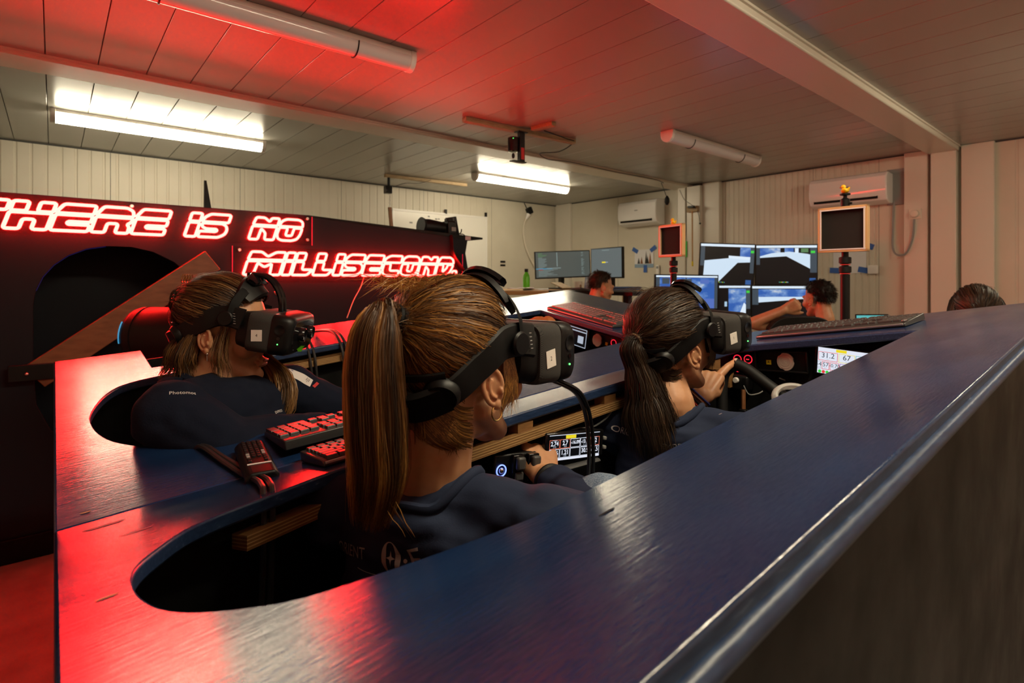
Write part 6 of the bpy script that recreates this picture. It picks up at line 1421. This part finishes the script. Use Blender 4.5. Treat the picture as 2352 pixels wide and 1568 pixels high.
g2 = thing('laptop', 'laptop with greenish screen edge showing behind the bow deck', 'laptop', at_s(2000, 735, 2.9)); GP = Panel(at_s(1969, 724, 2.85), at_s(2040, 724, 2.8), at_s(1969, 790, 2.85)); GP.slab(-.04, -.05, 1.04, 1.04, -.008, -.0005).build('lid', 'black_plastic', g2, bevel=.002); GP.quad(0, 0, 1, 1, .0005).build('screen', 'scr_teal', g2, smooth=0); GP.slab(0, -.16, 1, -.06, -.008, .18).build('base', 'black_plastic', g2, bevel=.002)
q = GP.p(.5, -.1, .1); ds3 = thing('side_table', 'small dark table behind the bow deck holding the greenish laptop', 'table', V((q.x, q.y, 0))); MB().box((q.x, q.y, q.z-.05), (.5, .4, .03)).build('top', 'black_plastic', ds3)
for dx, dy in ((-.2, -.15), (.2, -.15), (-.2, .15), (.2, .15)): MB().box((q.x+dx, q.y+dy, (q.z-.065)/2), (.04, .04, q.z-.065)).build('leg', 'black_plastic', ds3)

# ------------------------------------------------------------------ people in the background
def short_hair(h, M, tree, n, rnd, length=.017, w=.0018, reg=None):
    cw = M @ HC; R = M.to_3x3(); k = 0
    def rg(d): 
        if d.y > .25: return d.z > .25+.5*(d.y-.25)
        if d.y > -.3: return d.z > -.05+(d.y+.3)*.25
        return d.z > -.62
    rg = reg or rg; h.cap(M, tree, HC, rg, .008)
    while k < n:
        d = V((rnd.gauss(0, 1), rnd.gauss(0, 1), rnd.gauss(0, 1))).normalized()
        if not rg(d): continue
        k += 1; wd = R @ d; p = (tree.ray_cast(cw, wd, .3)[0] or cw+wd*.09)+wd*.004; cl = V((noise.noise(d*4), noise.noise(d*4+V((5, 0, 0))), noise.noise(d*4+V((0, 5, 0)))))
        dr = (R @ (cl*.7+V((0, -.35, -.45)))+wd*.45).normalized(); L = length*rnd.uniform(.6, 1.3)
        h.strand([p, p+wd*L*.35+dr*L*.35, p+wd*L*.45+dr*L*.9+V((0, 0, -.2*L))], wd, w, rnd.uniform(.1, .8))
def back_person(H, heading, pitch, label, hairm, neckoff, shL, shR, pel, arms, shirt, long=False, seedv=1):
    M = head_frame(H, heading, pitch); t = thing('person', label, 'person', (pel[0], pel[1], .46), 'people'); P = lambda x, y, z: M @ V((x, y, z))
    neck = P(0, -.04, -.13)+V(neckoff); b = MB(); head_prims(b, M); b.cap(P(0, -.035, -.06), .050, neck, .056); torso(b, neck, shL, shR, pel, -.012)
    for pts in arms:
        limb(b, pts, [.045, .038, .028][:len(pts)])
        d = (V(pts[-1])-V(pts[-2])).normalized(); z = (-FWD-d*(-FWD).dot(d)).normalized(); hand(b, frame_of(V(pts[-1]), d.cross(z), d, z), 1, ((1.1, 1.2, .6),)*4)
    me = bake(b, .006, 3); e = MB(); ear(e, M, 1); ear(e, M, -1); join_mb(me, e); put(me, 'body', 'skin', t)
    for s_ in (-1, 1): MB().ell((s_*.031, .0935, .004), (.008, .003, .004), M=M, seg=10, rings=6).build('eye', 'ink', t)
    s = MB(); torso(s, neck+V((0, 0, -.02)), shL, shR, pel, .006)
    for pts in arms: s.cap(pts[0], .064, V(pts[0]).lerp(V(pts[1]), .62), .058)
    put(bake(s, .008, 5, wrinkle(.004)), 'shirt', shirt, t)
    j = MB(); pv = V(pel); fx = M.to_3x3() @ V((0, 1, 0)); fx = V((fx.x, fx.y, 0)).normalized(); sd = fx.cross(UP)
    for q in (-1, 1): limb(j, [pv+sd*(.09*q)+V((0, 0, -.02)), pv+sd*(.10*q)+fx*.42+V((0, 0, -.0)), pv+sd*(.10*q)+fx*.44+V((0, 0, -pv.z+.06))], [.09, .068, .045]); j.cap(pv+sd*(.10*q)+fx*.44+V((0, 0, -pv.z+.045)), .042, pv+sd*(.10*q)+fx*.58+V((0, 0, -pv.z+.04)), .036)
    put(bake(j, .011, 4), 'trousers', 'tee_black', t)
    hb = MB(); head_prims(hb, M); tree = tree_of(hb); h = Hair(); rnd = random.Random(seedv)
    if long:
        h.cap(M, tree, HC, reg_long, .006); tie = V((0, -.11, -.02)); h.combed(M, tree, HC, reg_long, tie, 1500, .0024, .010, .006, rnd)
        for sx in (-1, 1): h.bundle([P(sx*.035, -.04, .100), P(sx*.070, -.03, .06), P(sx*.084, -.04, -.04), P(sx*.09, -.05, -.16), P(sx*.085, -.05, -.24)], [.012, .026, .034, .03, .015], 500, CAM, .0024, 12, rnd, .4, .4, .008)
    else: short_hair(h, M, tree, 2600, rnd)
    h.build('hair', hairm, t); return t
# man at the monitors
hp = at_s(1880, 690, 3.62); Hm = V((hp.x, hp.y, 1.163)); fx = V((-.82, .57, 0)); sd = V((.57, .82, 0))
nk = Hm+V((.02, -.02, -.14)); shl = Hm-sd*.17+V((.05, -.03, -.22)); shr = Hm+sd*.17+V((.03, -.03, -.22)); pl = Hm+V((.06, -.05, -.68))
elb = at_s(1728, 742, 3.45); wri = at_s(1800, 712, 3.40)
back_person(Hm, -64, 4, 'dark-haired man in black tee at the monitors, fist against his chin', 'hair_dark', (.01, -.01, 0), shl, shr, pl, [[shl, elb, wri], [shr, shr+V((-.08, .16, -.22)), shr+V((-.22, .28, -.2))]], 'tee_black', seedv=3)
ch = thing('office_chair', 'black office chair back behind the man at the monitors', 'chair', V((pl.x, pl.y, 0)))
bc = at_s(1838, 752, 3.36); MB().loft([[bc+RGT*(x*(.23-.03*abs(k)))+UP*(.07*(1-(x)**4)+k*.0)+V((0, 0, -.30*(1-q)))-FWD*(.03*k) for x in [i/10-1 for i in range(21)] for q in (1,)]+[bc+RGT*(x*.20)+V((0, 0, -.36)) for x in [1-i/10 for i in range(21)]] for k in (-1, 1)]).build('backrest', 'black_rubber', ch, bevel=.01)
MB().box((pl.x, pl.y, .43), (.48, .48, .08)).build('seat', 'black_rubber', ch, bevel=.03, bseg=3); MB().tube([V((pl.x, pl.y, .08)), V((pl.x, pl.y, .40))], .03, 12).build('post', 'black_plastic', ch)
for i in range(5):
    a = 2*math.pi*i/5; lg = MB().tube([V((pl.x, pl.y, .09)), V((pl.x+.28*math.cos(a), pl.y+.28*math.sin(a), .07))], [.025, .016], 8).build('leg', 'black_plastic', ch); MB().ell((pl.x+.28*math.cos(a), pl.y+.28*math.sin(a), .03), (.02, .02, .03), seg=12, rings=8).build('caster', 'black_plastic', lg)
# brown-haired man in the far corner
hp = at_s(1380, 660, 4.35); Hb = V((hp.x, hp.y, 1.235))
back_person(Hb, 22, 10, 'brown-haired man at the far desk, only his head showing above the deck', 'hair_mid', (0, 0, 0), Hb+V((-.19, .0, -.23)), Hb+V((.19, -.05, -.23)), Hb+V((0, -.05, -.72)), [[Hb+V((.19, -.05, -.23)), Hb+V((.22, .1, -.45)), Hb+V((.05, .3, -.45))]], 'tee_black', seedv=8)
def stool(c, label):
    t = thing('stool', label, 'stool', (c.x, c.y, 0)); MB().lathe([(.18, 0), (.19, .02), (.18, .06)], 24, M=Matrix.Translation((c.x, c.y, c.z-.18))).build('seat', 'black_rubber', t)
    for i in range(4):
        a = math.pi/4+math.pi/2*i; MB().tube([V((c.x+.12*math.cos(a), c.y+.12*math.sin(a), c.z-.17)), V((c.x+.18*math.cos(a), c.y+.18*math.sin(a), 0))], .014, 8).build('leg', 'alu', t)
stool(Hb+V((0, -.05, -.72)), 'stool under the brown-haired man in the far corner')
# woman behind the bow at the right
hp = at_s(2240, 700, 2.55); Hw = V((hp.x, hp.y, 1.135))
back_person(Hw, -20, 14, 'woman with long dark brown hair, top of head showing above the right deck edge', 'hair_mid', (0, 0, 0), Hw+V((-.17, -.02, -.22)), Hw+V((.17, .02, -.22)), Hw+V((0, -.04, -.68)), [[Hw+V((.17, .02, -.22)), Hw+V((.2, .2, -.4)), Hw+V((.05, .35, -.38))]], 'tee_black', True, 5)
stool(Hw+V((0, -.04, -.68)), 'stool under the woman behind the right deck edge')
